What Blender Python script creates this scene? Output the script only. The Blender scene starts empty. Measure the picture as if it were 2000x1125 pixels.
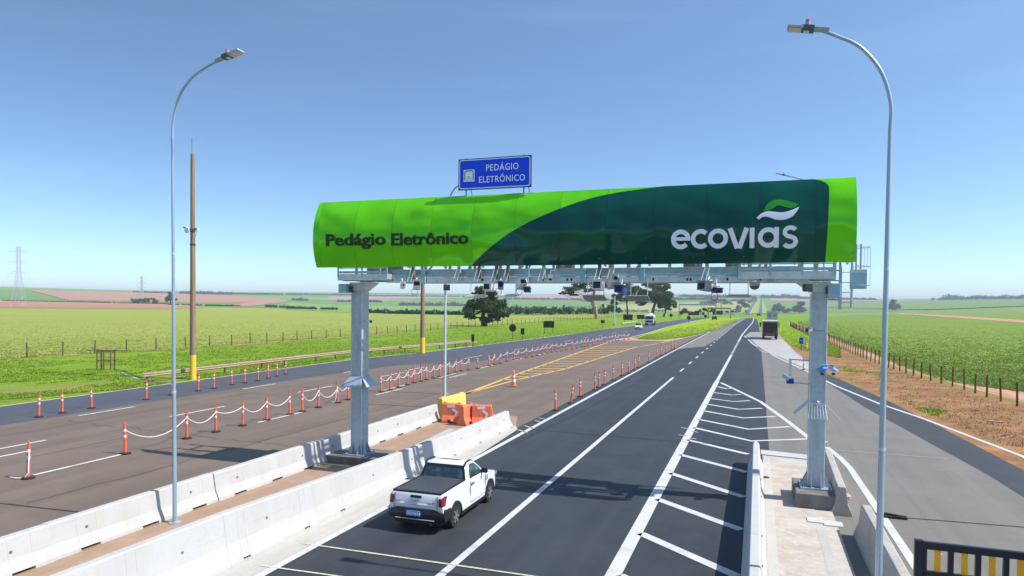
import bpy, bmesh, math, random
import numpy as np
from mathutils import Vector, Matrix
random.seed(7); np.random.seed(7)
PI = math.pi
S = bpy.context.scene
COL = S.collection

# ------------------------------------------------------------------ survey: camera pose and ground lookup (metres; X right, Y along the road)
F, H0, CX, CY = 1355.0, 5.8, 1000.0, 623.0
YAW, PIT, ROLL = 0.340205, math.radians(-1.3), math.radians(0.5)
fw = np.array([-math.sin(YAW)*math.cos(PIT), math.cos(YAW)*math.cos(PIT), math.sin(PIT)])
r0 = np.cross(fw, [0, 0, 1]); r0 /= np.linalg.norm(r0); u0 = np.cross(r0, fw)
rt = r0*math.cos(ROLL)+u0*math.sin(ROLL); up = -r0*math.sin(ROLL)+u0*math.cos(ROLL)
def ray(u, v):
    d = fw+rt*(u-CX)/F-up*(v-CY)/F
    return d/np.linalg.norm(d)
def G(u, v, z=0.0):
    d = ray(u, v); t = (z-H0)/d[2]; return (d[0]*t, d[1]*t)
def AT(u, v, Y):
    d = ray(u, v); t = Y/d[1]; return (d[0]*t, Y, H0+d[2]*t)
def lerp(x, xs, ys): return float(np.interp(x, xs, ys))

# ------------------------------------------------------------------ terrain: flat plain, a shallow valley, a long rise behind it
AZ = [-75, -58, -50, -42, -36, -30, -22, -10, 0, 8, 16, 30]
D0 = [620, 620, 610, 560, 450, 380, 340, 330, 330, 330, 340, 340]
H1 = [6, 6, 5, 1, -4, -8, -9, -11, -13, -7, 0, 2]
P2 = [20, 20, 17, 16, 17, 18, 17, 19, 20, 13, 15, 19]
def terr(x, y):
    d = math.hypot(x, y); a = math.degrees(math.atan2(x, y)) if y > 0 or abs(x) > 1 else 0
    a = max(-75, min(30, a))
    d0 = lerp(a, AZ, D0)
    if d <= d0: return 0.0
    h1 = lerp(a, AZ, H1); h2 = H0+lerp(a, AZ, P2)/F*3000
    if d < 1300: t = (d-d0)/(1300-d0); t = t*t*(3-2*t); return h1*t
    if d < 3000: t = (d-1300)/1700; t = t*t*(3-2*t)*0.35+t*0.65; return h1+(h2-h1)*t
    return h2+(d-3000)*0.002
def HIT(u, v):
    d = ray(u, v); hz = math.hypot(d[0], d[1]); a = max(-75, min(30, math.degrees(math.atan2(d[0], d[1])))); d0 = lerp(a, AZ, D0)
    if d[2] < 0 and -H0/d[2]*hz <= d0: t = -H0/d[2]; return (d[0]*t, d[1]*t, 0.0)
    t = d0/hz*.999; prev = t
    while t < 9000:
        p = d*t
        if H0+p[2] <= terr(p[0], p[1]):
            a, b = prev, t
            for _ in range(24):
                m = (a+b)/2; q = d*m
                if H0+q[2] <= terr(q[0], q[1]): b = m
                else: a = m
            q = d*b; return (q[0], q[1], terr(q[0], q[1]))
        prev = t; t *= 1.012
    q = d*3000/hz; return (q[0], q[1], terr(q[0], q[1]))

# ------------------------------------------------------------------ materials
MATS = {}
def newmat(name):
    m = bpy.data.materials.new(name); m.use_nodes = True
    nt = m.node_tree; nt.nodes.clear()
    out = nt.nodes.new('ShaderNodeOutputMaterial'); b = nt.nodes.new('ShaderNodeBsdfPrincipled')
    nt.links.new(b.outputs[0], out.inputs[0]); return m, nt, b
def noise(nt, coord, scale, detail=4, rough=.6):
    mp = nt.nodes.new('ShaderNodeMapping'); mp.inputs['Scale'].default_value = scale
    nt.links.new(coord, mp.inputs[0])
    n = nt.nodes.new('ShaderNodeTexNoise'); n.inputs['Scale'].default_value = 1; n.inputs['Detail'].default_value = detail
    n.inputs['Roughness'].default_value = rough
    nt.links.new(mp.outputs[0], n.inputs[0]); return n.outputs[0]
def ramp(nt, fac, lo, hi, a=0., b=1.):
    r = nt.nodes.new('ShaderNodeMapRange'); r.inputs[1].default_value = lo; r.inputs[2].default_value = hi
    r.inputs[3].default_value = a; r.inputs[4].default_value = b
    nt.links.new(fac, r.inputs[0]); return r.outputs[0]
def mix(nt, fac, a, b):
    m = nt.nodes.new('ShaderNodeMix'); m.data_type = 'RGBA'
    if isinstance(fac, float): m.inputs[0].default_value = fac
    else: nt.links.new(fac, m.inputs[0])
    for i, c in ((6, a), (7, b)):
        if isinstance(c, tuple): m.inputs[i].default_value = (*c, 1)
        else: nt.links.new(c, m.inputs[i])
    return m.outputs[2]
def gmat(name, base, layers=(), rough=.7, metal=0., bump=None, spec=.4, coat=0., rough_layer=None):
    """layers: (scale xyz, lo, hi, colour, strength[, detail])"""
    m, nt, b = newmat(name)
    tc = nt.nodes.new('ShaderNodeTexCoord').outputs['Object']
    c = base
    for L in layers:
        sc = L[0] if isinstance(L[0], tuple) else (L[0],)*3
        f = ramp(nt, noise(nt, tc, sc, L[5] if len(L) > 5 else 4), L[1], L[2], 0., L[4])
        c = mix(nt, f, c, L[3])
    if isinstance(c, tuple): b.inputs['Base Color'].default_value = (*c, 1)
    else: nt.links.new(c, b.inputs['Base Color'])
    b.inputs['Roughness'].default_value = rough; b.inputs['Metallic'].default_value = metal
    b.inputs['Specular IOR Level'].default_value = spec
    if coat: b.inputs['Coat Weight'].default_value = coat; b.inputs['Coat Roughness'].default_value = .05
    if rough_layer:
        sc, lo, hi = rough_layer
        nt.links.new(ramp(nt, noise(nt, tc, (sc,)*3), .3, .7, lo, hi), b.inputs['Roughness'])
    if bump:
        sc, st, dist = bump
        sc = sc if isinstance(sc, tuple) else (sc,)*3
        bn = nt.nodes.new('ShaderNodeBump'); bn.inputs['Strength'].default_value = st; bn.inputs['Distance'].default_value = dist
        nt.links.new(noise(nt, tc, sc, 5), bn.inputs['Height']); nt.links.new(bn.outputs[0], b.inputs['Normal'])
    MATS[name] = m; return m
def var(name, col, rough=.5, metal=0., amt=.25, scale=2.5, **k):
    d = tuple(x*(1-amt) for x in col); l = tuple(min(1, x*(1+amt*.6)) for x in col)
    return gmat(name, col, [(scale, .35, .7, d, .8), (scale*7, .45, .75, l, .5)], rough, metal, **k)

var('white_paint_concrete', (.50, .50, .49), .75, amt=.06, scale=.9, bump=(30, .15, .01))
gmat('barrier_concrete', (.45, .45, .455), [((1.2, 1.2, .5), .48, .72, (.39, .38, .36), .6), (9, .52, .75, (.40, .39, .385), .5), ((2, .35, 7), .58, .72, (.36, .34, .31), .5), ((3, 3, .4), .60, .75, (.42, .38, .32), .45), (40, .6, .75, (.38, .37, .35), .5), ((5, 5, .9), .62, .72, (.36, .33, .29), .4)], .8, bump=(26, .2, .01))
gmat('grey_concrete', (.40, .38, .35), [(1.3, .4, .7, (.30, .28, .25), .8), ((1, 1, .2), .5, .7, (.5, .48, .44), .5), (14, .5, .7, (.24, .22, .2), .5)], .85, bump=(30, .3, .01))
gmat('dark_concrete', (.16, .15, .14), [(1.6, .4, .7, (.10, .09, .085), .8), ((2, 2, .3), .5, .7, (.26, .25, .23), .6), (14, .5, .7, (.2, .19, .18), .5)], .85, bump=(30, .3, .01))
gmat('pale_concrete', (.47, .43, .38), [(.9, .4, .65, (.36, .29, .23), .8), (6, .5, .7, (.6, .57, .52), .5), ((.3, 3, 1), .5, .7, (.34, .32, .3), .6), (30, .5, .75, (.3, .27, .24), .4)], .85, bump=(24, .25, .01))
gmat('galvanised_steel', (.42, .49, .55), [((4, 4, .8), .52, .66, (.30, .36, .42), .7), (7, .4, .65, (.29, .36, .42), .7), ((3, 3, .5), .45, .7, (.52, .58, .63), .6), (40, .45, .7, (.34, .41, .47), .5)], .42, metal=.35, rough_layer=(5, .34, .55))
gmat('galvanised_pale', (.60, .66, .70), [(6, .4, .65, (.40, .46, .51), .7), (30, .45, .7, (.6, .66, .7), .5)], .4, metal=.3)
gmat('lamp_steel', (.36, .46, .56), [((5, 5, .7), .4, .65, (.26, .36, .46), .6), (30, .45, .7, (.46, .56, .64), .4)], .38, metal=.4)
gmat('dark_steel', (.10, .11, .13), [(6, .4, .7, (.06, .065, .08), .7)], .5, metal=.3)
gmat('brown_hanger', (.20, .17, .15), [(6, .4, .7, (.13, .11, .1), .7)], .6)
var('white_plastic', (.78, .79, .80), .35, amt=.08)
var('grey_plastic', (.34, .36, .37), .5, amt=.15)
var('panel_grey', (.30, .29, .28), .55, amt=.2)
var('panel_white', (.66, .64, .60), .5, amt=.1)
var('black_plastic', (.015, .016, .02), .4, amt=.3)
var('navy_glass', (.01, .015, .07), .12, amt=.3)
var('navy_plastic', (.02, .04, .28), .35, amt=.3)
var('sky_box', (.30, .50, .64), .4, amt=.15)
var('sky_blue_lamp', (.10, .30, .75), .3, amt=.2)
var('pink_dome', (.62, .10, .30), .3, amt=.2)
gmat('wood_pole', (.27, .185, .12), [((8, 8, .5), .4, .7, (.17, .11, .07), .8), ((20, 20, .8), .5, .75, (.36, .26, .17), .6)], .85, bump=((30, 30, 1), .4, .01))
var('yellow_paint', (.78, .50, .04), .55, amt=.2)
gmat('fence_wood', (.09, .06, .05), [((9, 9, .8), .4, .7, (.05, .035, .03), .8), ((20, 20, 1), .5, .8, (.17, .13, .11), .6)], .9)
gmat('fence_red', (.13, .060, .045), [((9, 9, .8), .4, .7, (.075, .038, .03), .8), ((20, 20, 1), .5, .8, (.21, .13, .10), .6)], .9)
gmat('old_timber', (.17, .10, .065), [((9, 9, 1), .4, .7, (.09, .055, .04), .8)], .9)
gmat('rust_guardrail', (.46, .33, .25), [((2, 2, 6), .4, .65, (.33, .22, .16), .7), (9, .5, .7, (.56, .43, .34), .5)], .6, metal=.2)
var('orange_rubber', (.72, .125, .06), .5, amt=.12, scale=4)
var('orange_plastic', (.78, .19, .10), .42, amt=.12, scale=4)
var('yellow_plastic', (.86, .55, .12), .45, amt=.1, scale=4)
var('reflective_white', (.70, .68, .74), .4, amt=.06)
var('black_rubber', (.022, .021, .02), .8, amt=.3, scale=6)
var('chain_plastic', (.80, .74, .74), .5, amt=.06)
var('sign_back', (.008, .01, .016), .5, amt=.4)
var('sign_blue', (.004, .065, .85), .4, amt=.1, spec=.3)
var('sign_blue_pale', (.10, .28, .62), .45, amt=.15)
var('sign_white', (.86, .94, 1.0), .4, amt=.05)
var('sign_grey', (.42, .46, .55), .5, amt=.1)
var('sign_edge', (.02, .07, .26), .5, amt=.2)
var('letter_black', (.006, .016, .008), .3, amt=.3)
var('letter_white', (.84, .84, .98), .35, amt=.04)
var('leaf_green', (.02, .26, .02), .3, amt=.1)
var('car_white', (.66, .67, .69), .25, amt=.03, coat=.5)
var('car_black', (.014, .015, .018), .45, amt=.3)
var('bed_cover', (.055, .06, .075), .55, amt=.25, scale=1.5)
var('car_glass', (.008, .013, .022), .05, amt=.3, spec=.7)
gmat('glass_reflect', (.012, .03, .045), [((3, 3, 5), .5, .65, (.06, .12, .15), .7)], .06, spec=.8)  # paler blotches put reflections into the glass colour
var('tail_red', (.20, .015, .03), .2, amt=.35, scale=8, coat=.4)
var('rim_silver', (.36, .37, .39), .35, metal=.6, amt=.2)
var('chrome', (.55, .56, .58), .25, metal=.8, amt=.1)
var('plate_blue', (.16, .40, .72), .4, amt=.08)
var('plate_ink', (.85, .92, .98), .5, amt=.02)
var('truck_beige', (.52, .46, .34), .5, amt=.15)
gmat('truck_dark', (.03, .026, .026), [((.6, 8, 2), .4, .7, (.055, .04, .035), .7)], .7)
var('truck_rust', (.07, .035, .025), .7, amt=.4)
var('tank_pink', (.72, .60, .58), .35, amt=.08)
var('gate_black', (.006, .010, .022), .45, amt=.3)
var('gate_yellow', (.80, .38, .012), .45, amt=.1)
var('orange_lamp', (.7, .22, .03), .4, amt=.1)
var('yellow_gantry', (.42, .33, .06), .6, amt=.2)
var('shed_blue', (.22, .30, .36), .6, amt=.2)
gmat('pylon_steel', (.50, .49, .58), [(.3, .4, .7, (.40, .39, .47), .6)], .5, metal=.2)  # paled: distance haze is put into the steel colour
gmat('bark_dark', (.055, .042, .034), [((3, 3, .6), .4, .7, (.03, .023, .02), .8)], .9)
gmat('bark_pale', (.36, .25, .16), [((2, 2, .5), .4, .7, (.22, .14, .09), .8)], .85)
def leafmat(name, a, b, c, sc=.7):
    gmat(name, a, [(sc, .4, .62, b, .9, 2), (sc*5, .45, .7, c, .7, 2)], .55, spec=.3)
    m = MATS[name]; nt = m.node_tree; bs = [n for n in nt.nodes if n.type == 'BSDF_PRINCIPLED'][0]
    tr = nt.nodes.new('ShaderNodeBsdfTranslucent'); mx = nt.nodes.new('ShaderNodeMixShader'); mx.inputs[0].default_value = .3
    src = bs.inputs['Base Color'].links[0].from_socket; nt.links.new(src, tr.inputs[0])
    out = [n for n in nt.nodes if n.type == 'OUTPUT_MATERIAL'][0]
    nt.links.new(bs.outputs[0], mx.inputs[1]); nt.links.new(tr.outputs[0], mx.inputs[2]); nt.links.new(mx.outputs[0], out.inputs[0])
leafmat('leaf_dark', (.048, .105, .018), (.024, .062, .012), (.10, .17, .03))
leafmat('leaf_mid', (.06, .125, .02), (.034, .08, .014), (.11, .18, .035))
leafmat('leaf_olive', (.060, .085, .030), (.035, .055, .018), (.10, .12, .04))
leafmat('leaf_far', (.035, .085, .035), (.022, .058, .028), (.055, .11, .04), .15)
leafmat('leaf_hazed', (.045, .085, .075), (.03, .065, .06), (.06, .10, .08), .1)  # blue of the distance haze put into the far trees' leaf colour
leafmat('crop_leaf', (.28, .35, .05), (.19, .28, .03), (.38, .38, .12), .25)
leafmat('crop_leaf_dry', (.40, .37, .13), (.32, .34, .09), (.46, .40, .17), .25)
leafmat('crop_leaf_deep', (.19, .30, .035), (.13, .22, .02), (.26, .34, .06), .25)
leafmat('dry_stalk', (.34, .20, .10), (.25, .14, .075), (.40, .27, .14), .4)
leafmat('grass_blade', (.25, .37, .022), (.13, .24, .014), (.34, .41, .05), .5)

# ground materials (object space = world space: these objects sit at the origin)
gmat('ground_grass', (.18, .295, .014), [(.05, .4, .65, (.14, .25, .012), .8), (.35, .45, .68, (.235, .32, .025), .7), (1.4, .50, .64, (.11, .20, .012), .8), (3.5, .48, .66, (.105, .20, .012), .75), (7, .5, .70, (.28, .34, .05), .6), (.14, .60, .72, (.26, .24, .09), .6)], .9, bump=(5, .9, .15), spec=.1)
gmat('verge_grass_dry', (.22, .24, .06), [(.3, .42, .62, (.16, .24, .025), .9), (1.2, .48, .66, (.30, .22, .11), .8), (5, .45, .7, (.13, .16, .035), .7)], .9, bump=(5, .8, .12), spec=.1)
gmat('median_grass', (.26, .36, .016), [(.15, .4, .65, (.20, .32, .014), .8), (1.5, .45, .7, (.31, .37, .03), .7), (6, .5, .72, (.17, .27, .014), .6)], .9, bump=(4, .8, .12), spec=.1)
gmat('crop_field', (.30, .335, .06), [((.05, .05, 1), .42, .62, (.22, .32, .032), .8), ((.25, 1.2, 1), .45, .62, (.39, .35, .12), .8), (1.6, .47, .62, (.15, .24, .025), .85), (2.6, .52, .66, (.42, .38, .16), .7), (5, .5, .68, (.14, .22, .03), .6)], .9, bump=(4, 1., .2), spec=.1)
gmat('crop_field_green', (.19, .285, .035), [((.03, .03, 1), .42, .62, (.155, .25, .028), .8), ((.08, .6, 1), .45, .62, (.23, .245, .065), .7), (1.3, .47, .62, (.085, .16, .016), .85), (2.6, .54, .68, (.29, .30, .09), .6), (5, .5, .68, (.09, .17, .018), .6)], .9, bump=(3, 1., .2), spec=.1)
gmat('red_soil', (.30, .155, .088), [(.12, .4, .62, (.24, .12, .07), .8), (.8, .45, .65, (.38, .23, .14), .7), (5, .48, .7, (.2, .11, .07), .6)], .95, bump=(6, .5, .06), spec=.1)
gmat('verge_soil', (.27, .132, .06), [(.22, .42, .6, (.18, .095, .045), .75), (.55, .47, .62, (.40, .215, .10), .75), ((.5, .22, 1), .50, .66, (.23, .19, .06), .75), ((.35, .25, 1), .60, .68, (.17, .21, .03), .8), (2.5, .45, .65, (.23, .125, .07), .6), (9, .5, .7, (.36, .22, .13), .5)], .95, bump=(7, .5, .06), spec=.1)
gmat('dirt_track', (.46, .26, .17), [(.25, .42, .65, (.38, .21, .135), .8), ((1.3, .1, 1), .5, .65, (.53, .33, .23), .7), (4, .5, .7, (.33, .19, .13), .5)], .95, bump=(6, .4, .05), spec=.1)
gmat('far_plough', (.38, .20, .135), [((.01, .01, 1), .42, .62, (.31, .165, .115), .7), ((.04, .15, 1), .45, .65, (.42, .24, .17), .6)], .95, spec=.05)
gmat('far_pasture', (.125, .24, .04), [((.006, .01, 1), .42, .62, (.095, .20, .035), .7), ((.03, .12, 1), .45, .65, (.16, .26, .055), .6)], .95, spec=.05)
gmat('far_cane', (.17, .30, .055), [((.006, .012, 1), .42, .62, (.13, .25, .045), .7), ((.05, .2, 1), .45, .65, (.21, .31, .08), .6)], .95, spec=.05)
gmat('far_straw', (.33, .33, .12), [((.008, .012, 1), .42, .62, (.25, .29, .09), .7), ((.05, .2, 1), .45, .65, (.38, .35, .16), .6)], .95, spec=.05)
gmat('far_mauve', (.36, .25, .23), [((.01, .01, 1), .42, .62, (.30, .21, .19), .7)], .95, spec=.05)
def asphalt(name, a, b, c, stain, lane=True, sheen=.72):
    d = tuple(x*.72 for x in a); l = tuple(min(1, x*1.28) for x in a)
    L = [((1.15, .004, 1), .44, .6, b, .8), ((.9, .025, 1), .42, .62, b, .6), ((.5, .11, 1), .56, .68, l, .55), ((1.9, .012, 1), .56, .66, d, .6), (.42, .62, .70, d, .6), (.35, .45, .68, c, .6), (1.7, .52, .7, stain, .35), (60, .42, .68, tuple(min(1, x*1.6) for x in a), .45, 2), (35, .5, .75, tuple(x*.6 for x in a), .45, 2)]
    gmat(name, a, L, sheen, bump=(70, .25, .006), spec=.35)
asphalt('asphalt_new', (.031, .037, .046), (.021, .026, .034), (.043, .048, .056), (.058, .058, .059))
asphalt('asphalt_brown', (.150, .112, .084), (.112, .086, .067), (.185, .140, .104), (.100, .084, .072))
asphalt('asphalt_blue', (.066, .071, .086), (.055, .060, .074), (.080, .082, .092), (.098, .090, .084))
asphalt('asphalt_grey', (.165, .155, .138), (.128, .122, .110), (.195, .180, .155), (.21, .165, .125))
asphalt('asphalt_edge', (.044, .047, .054), (.036, .039, .046), (.056, .057, .060), (.075, .07, .066))
asphalt('asphalt_dusty', (.42, .40, .37), (.36, .34, .31), (.48, .46, .43), (.3, .25, .2))
asphalt('apron_brown', (.30, .20, .135), (.26, .17, .115), (.35, .25, .18), (.42, .36, .29))
def paint(name, col, wear, amt=.5):
    gmat(name, col, [(1.4, .5, .72, wear, amt), (16, .52, .72, wear, amt)], .6)
paint('line_white', (.54, .54, .55), (.30, .30, .30), .6)
paint('line_worn', (.62, .60, .57), (.27, .24, .21), .6)
paint('line_yellow', (.62, .38, .09), (.36, .25, .12), .5)
paint('line_cream', (.56, .50, .38), (.2, .18, .15), .6)
paint('joint_dark', (.025, .026, .03), (.06, .06, .06), .4)
gmat('paver_base', (.235, .22, .215), [(.25, .45, .65, (.33, .27, .22), .7), (1.5, .45, .7, (.18, .17, .165), .6), (6, .5, .7, (.3, .28, .27), .5)], .85)
def boardmat(name, col, col2):
    """glossy printed skin on separate sheets: each sheet is slightly buckled and has a thin joint"""
    m, nt, b = newmat(name)
    tc = nt.nodes.new('ShaderNodeTexCoord').outputs['Object']
    sx = nt.nodes.new('ShaderNodeSeparateXYZ'); nt.links.new(tc, sx.inputs[0])
    dv = nt.nodes.new('ShaderNodeMath'); dv.operation = 'DIVIDE'; dv.inputs[1].default_value = 1.45; nt.links.new(sx.outputs[0], dv.inputs[0])
    fr = nt.nodes.new('ShaderNodeMath'); fr.operation = 'FRACT'; nt.links.new(dv.outputs[0], fr.inputs[0])
    fl = nt.nodes.new('ShaderNodeMath'); fl.operation = 'FLOOR'; nt.links.new(dv.outputs[0], fl.inputs[0])
    ln = nt.nodes.new('ShaderNodeMath'); ln.operation = 'LESS_THAN'; ln.inputs[1].default_value = .012; nt.links.new(fr.outputs[0], ln.inputs[0])
    cn = ramp(nt, noise(nt, tc, (.6, .6, .6)), .4, .65)
    c = mix(nt, cn, col, col2)
    lf = nt.nodes.new('ShaderNodeMath'); lf.operation = 'MULTIPLY'; lf.inputs[1].default_value = .5; nt.links.new(ln.outputs[0], lf.inputs[0])
    c = mix(nt, lf.outputs[0], c, tuple(x*.3 for x in col))
    nt.links.new(c, b.inputs['Base Color'])
    b.inputs['Roughness'].default_value = .12; b.inputs['Specular IOR Level'].default_value = .35; b.inputs['Metallic'].default_value = .25
    cb = nt.nodes.new('ShaderNodeCombineXYZ'); nt.links.new(sx.outputs[0], cb.inputs[0]); nt.links.new(fl.outputs[0], cb.inputs[1]); nt.links.new(sx.outputs[2], cb.inputs[2])
    mp = nt.nodes.new('ShaderNodeMapping'); mp.inputs['Scale'].default_value = (.75, 3.7, 1.1); nt.links.new(cb.outputs[0], mp.inputs[0])
    n = nt.nodes.new('ShaderNodeTexNoise'); n.inputs['Scale'].default_value = 1; n.inputs['Detail'].default_value = 1; nt.links.new(mp.outputs[0], n.inputs[0])
    bn = nt.nodes.new('ShaderNodeBump'); bn.inputs['Strength'].default_value = 1; bn.inputs['Distance'].default_value = .16
    nt.links.new(n.outputs[0], bn.inputs['Height']); nt.links.new(bn.outputs[0], b.inputs['Normal'])
    MATS[name] = m
boardmat('board_lime', (.15, .68, .004), (.12, .60, .006))
boardmat('board_dark', (.002, .080, .058), (.0015, .062, .050))

# ------------------------------------------------------------------ mesh building
class MB:
    def __init__(s): s.v = []; s.f = []; s.m = []; s.names = []
    def mi(s, mat):
        if mat not in s.names: s.names.append(mat)
        return s.names.index(mat)
    def add(s, vs, fs, mat):
        o = len(s.v); k = s.mi(mat); s.v += [tuple(p) for p in vs]
        for f in fs: s.f.append(tuple(i+o for i in f)); s.m.append(k)
        return s
    def box(s, x0, x1, y0, y1, z0, z1, mat, M=None):
        vs = [(x, y, z) for z in (z0, z1) for y in (y0, y1) for x in (x0, x1)]
        if M is not None: vs = [M @ Vector(p) for p in vs]
        return s.add(vs, [(0, 2, 3, 1), (4, 5, 7, 6), (0, 1, 5, 4), (2, 6, 7, 3), (0, 4, 6, 2), (1, 3, 7, 5)], mat)
    def bar(s, a, b, w, h, mat, upv=(0, 0, 1)):
        a, b = Vector(a), Vector(b); d = (b-a).normalized(); U = Vector(upv)
        if abs(d.dot(U)) > .98: U = Vector((0, 1, 0))
        x = d.cross(U).normalized()*w/2; y = x.cross(d).normalized()*h/2
        vs = [p+sx*x+sy*y for p in (a, b) for sx, sy in ((-1, -1), (1, -1), (1, 1), (-1, 1))]
        return s.add(vs, [(3, 2, 1, 0), (4, 5, 6, 7), (0, 1, 5, 4), (1, 2, 6, 5), (2, 3, 7, 6), (3, 0, 4, 7)], mat)
    def tube(s, path, rad, mat, n=8, caps=True):
        P = [Vector(p) for p in path]; k = len(P)
        R = rad if isinstance(rad, (list, tuple)) else [rad]*k
        vs = []; prev = None
        for i, p in enumerate(P):
            d = (P[min(i+1, k-1)]-P[max(i-1, 0)]).normalized()
            if prev is None:
                x = d.cross(Vector((0, 0, 1)));
                if x.length < .05: x = d.cross(Vector((0, 1, 0)))
            else: x = prev-d*prev.dot(d)
            x.normalize(); prev = x; y = d.cross(x)
            for j in range(n):
                a = 2*PI*j/n; vs.append(p+(x*math.cos(a)+y*math.sin(a))*R[i])
        fs = [(i*n+j, i*n+(j+1) % n, (i+1)*n+(j+1) % n, (i+1)*n+j) for i in range(k-1) for j in range(n)]
        if caps: fs += [tuple(range(n-1, -1, -1)), tuple(range((k-1)*n, k*n))]
        return s.add(vs, fs, mat)
    def lathe(s, prof, c, mat, n=16, axis='z'):
        vs = []
        for r, h in prof:
            for j in range(n):
                a = 2*PI*j/n; x, y = r*math.cos(a), r*math.sin(a)
                p = (x, y, h) if axis == 'z' else ((h, x, y) if axis == 'x' else (x, h, y))
                vs.append((p[0]+c[0], p[1]+c[1], p[2]+c[2]))
        k = len(prof)
        fs = [(i*n+j, i*n+(j+1) % n, (i+1)*n+(j+1) % n, (i+1)*n+j) for i in range(k-1) for j in range(n)]
        fs += [tuple(range(n-1, -1, -1)), tuple(range((k-1)*n, k*n))]
        return s.add(vs, fs, mat)
    def prism(s, prof, a, b, mat, fn=None):
        """profile of (p, q) swept from a to b; fn(t, p, q) gives the point"""
        k = len(prof); vs = [fn(t, p, q) for t in (a, b) for p, q in prof]
        fs = [tuple(range(k-1, -1, -1)), tuple(range(k, 2*k))]+[(i, (i+1) % k, k+(i+1) % k, k+i) for i in range(k)]
        return s.add(vs, fs, mat)
    def build(s, name, parent=None, loc=None, bevel=0, smooth=False, recalc=True):
        me = bpy.data.meshes.new(name); me.from_pydata([tuple(p) for p in s.v], [], s.f)
        for n in s.names: me.materials.append(MATS[n])
        me.polygons.foreach_set('material_index', s.m)
        if recalc:
            bm = bmesh.new(); bm.from_mesh(me); bmesh.ops.recalc_face_normals(bm, faces=bm.faces); bm.to_mesh(me); bm.free()
        if smooth:
            me.shade_smooth()
            if smooth != 'all':
                try: me.set_sharp_from_angle(angle=math.radians(38))
                except Exception: pass
        me.update()
        o = bpy.data.objects.new(name, me); COL.objects.link(o)
        if parent is not None: o.parent = parent
        if loc is not None: o.location = loc
        if bevel:
            md = o.modifiers.new('bevel', 'BEVEL'); md.width = bevel; md.segments = 2; md.limit_method = 'ANGLE'; md.angle_limit = math.radians(35)
        return o
def tag(o, label, cat, group=None):
    o['label'] = label; o['category'] = cat
    if group: o['group'] = group
    return o
def thing(name, label, cat, loc=(0, 0, 0), rz=0., group=None):
    o = bpy.data.objects.new(name, None); COL.objects.link(o); o.location = loc; o.rotation_euler = (0, 0, rz)
    o.empty_display_size = .2
    return tag(o, label, cat, group)
def dup(root, loc, rz=0., label=None, group=None, tilt=(0, 0), scale=None):
    r = root.copy(); COL.objects.link(r); r.location = loc; r.rotation_euler = (tilt[0], tilt[1], rz)
    if scale: r.scale = (scale,)*3
    if label: r['label'] = label
    if group: r['group'] = group
    for ch in list(root.children):
        c = ch.copy(); COL.objects.link(c); c.parent = r
        for g in list(ch.children):
            d = g.copy(); COL.objects.link(d); d.parent = c
    return r
def struct(o, kind='structure'): o['kind'] = kind; return o
ORD = ['first', 'second', 'third', 'fourth', 'fifth', 'sixth', 'seventh', 'eighth', 'ninth', 'tenth', 'eleventh', 'twelfth', 'thirteenth', 'fourteenth', 'fifteenth', 'sixteenth', 'seventeenth', 'eighteenth', 'nineteenth', 'twentieth']
TENS = {20: 'twenty', 30: 'thirty', 40: 'forty', 50: 'fifty', 60: 'sixty'}
TENTH = {30: 'thirtieth', 40: 'fortieth', 50: 'fiftieth', 60: 'sixtieth'}
def ordw(n):
    if n <= 20: return ORD[n-1]
    t = n//10*10
    return TENTH[n] if n == t else TENS[t]+'-'+ORD[n-t-1]

# ------------------------------------------------------------------ text and strokes as real geometry
def text_mesh(body, size=1., bold=0., extrude=.0, space=1.):
    c = bpy.data.curves.new('lettering', 'FONT'); c.body = body; c.size = size; c.offset = bold; c.extrude = extrude
    c.align_x = 'LEFT'; c.space_character = space; c.resolution_u = 4
    o = bpy.data.objects.new('lettering', c); COL.objects.link(o)
    bpy.context.view_layer.update()
    me = bpy.data.meshes.new_from_object(o.evaluated_get(bpy.context.evaluated_depsgraph_get()))
    bpy.data.objects.remove(o); bpy.data.curves.remove(c)
    vs = [v.co.copy() for v in me.vertices]; fs = [tuple(p.vertices) for p in me.polygons]
    bpy.data.meshes.remove(me); return vs, fs
def fit_text(body, x0, x1, z0, z1, bold=0., ext=.02, space=1., cap=None):
    """letters scaled into a box: returns (x, depth, z) vertices; cap = string whose height defines z0..z1"""
    vs, fs = text_mesh(body, 1., bold, .5, space)
    cv, _ = text_mesh(cap or body, 1., bold, .5)
    a, b = min(v.x for v in vs), max(v.x for v in vs); c, d = min(v.y for v in cv), max(v.y for v in cv)
    return [(x0+(v.x-a)/(b-a)*(x1-x0), v.z*2*ext, z0+(v.y-c)/(d-c)*(z1-z0)) for v in vs], fs
def stroke(path, w, ext):
    """thick flat line in (x, z), front at depth -ext, back at 0"""
    P = [Vector(p) for p in path]; n = len(P); L = []; R = []
    for i in range(n):
        d = (P[min(i+1, n-1)]-P[max(i-1, 0)]).normalized(); nn = Vector((-d.y, d.x))*w/2
        L.append(P[i]+nn); R.append(P[i]-nn)
    vs = [(p.x, -ext, p.y) for p in L]+[(p.x, -ext, p.y) for p in R]+[(p.x, 0, p.y) for p in L]+[(p.x, 0, p.y) for p in R]
    fs = []
    for i in range(n-1):
        fs += [(i, i+1, n+i+1, n+i), (i, 2*n+i, 2*n+i+1, i+1), (n+i, n+i+1, 3*n+i+1, 3*n+i)]
    fs += [(0, n, 3*n, 2*n), (n-1, 3*n-1, 4*n-1, 2*n-1)]
    return vs, fs
def arc(cx, cz, r, a0, a1, n=24, rz=None):
    rz = rz or r
    return [(cx+r*math.cos(math.radians(a0+(a1-a0)*i/n)), cz+rz*math.sin(math.radians(a0+(a1-a0)*i/n))) for i in range(n+1)]

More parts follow.
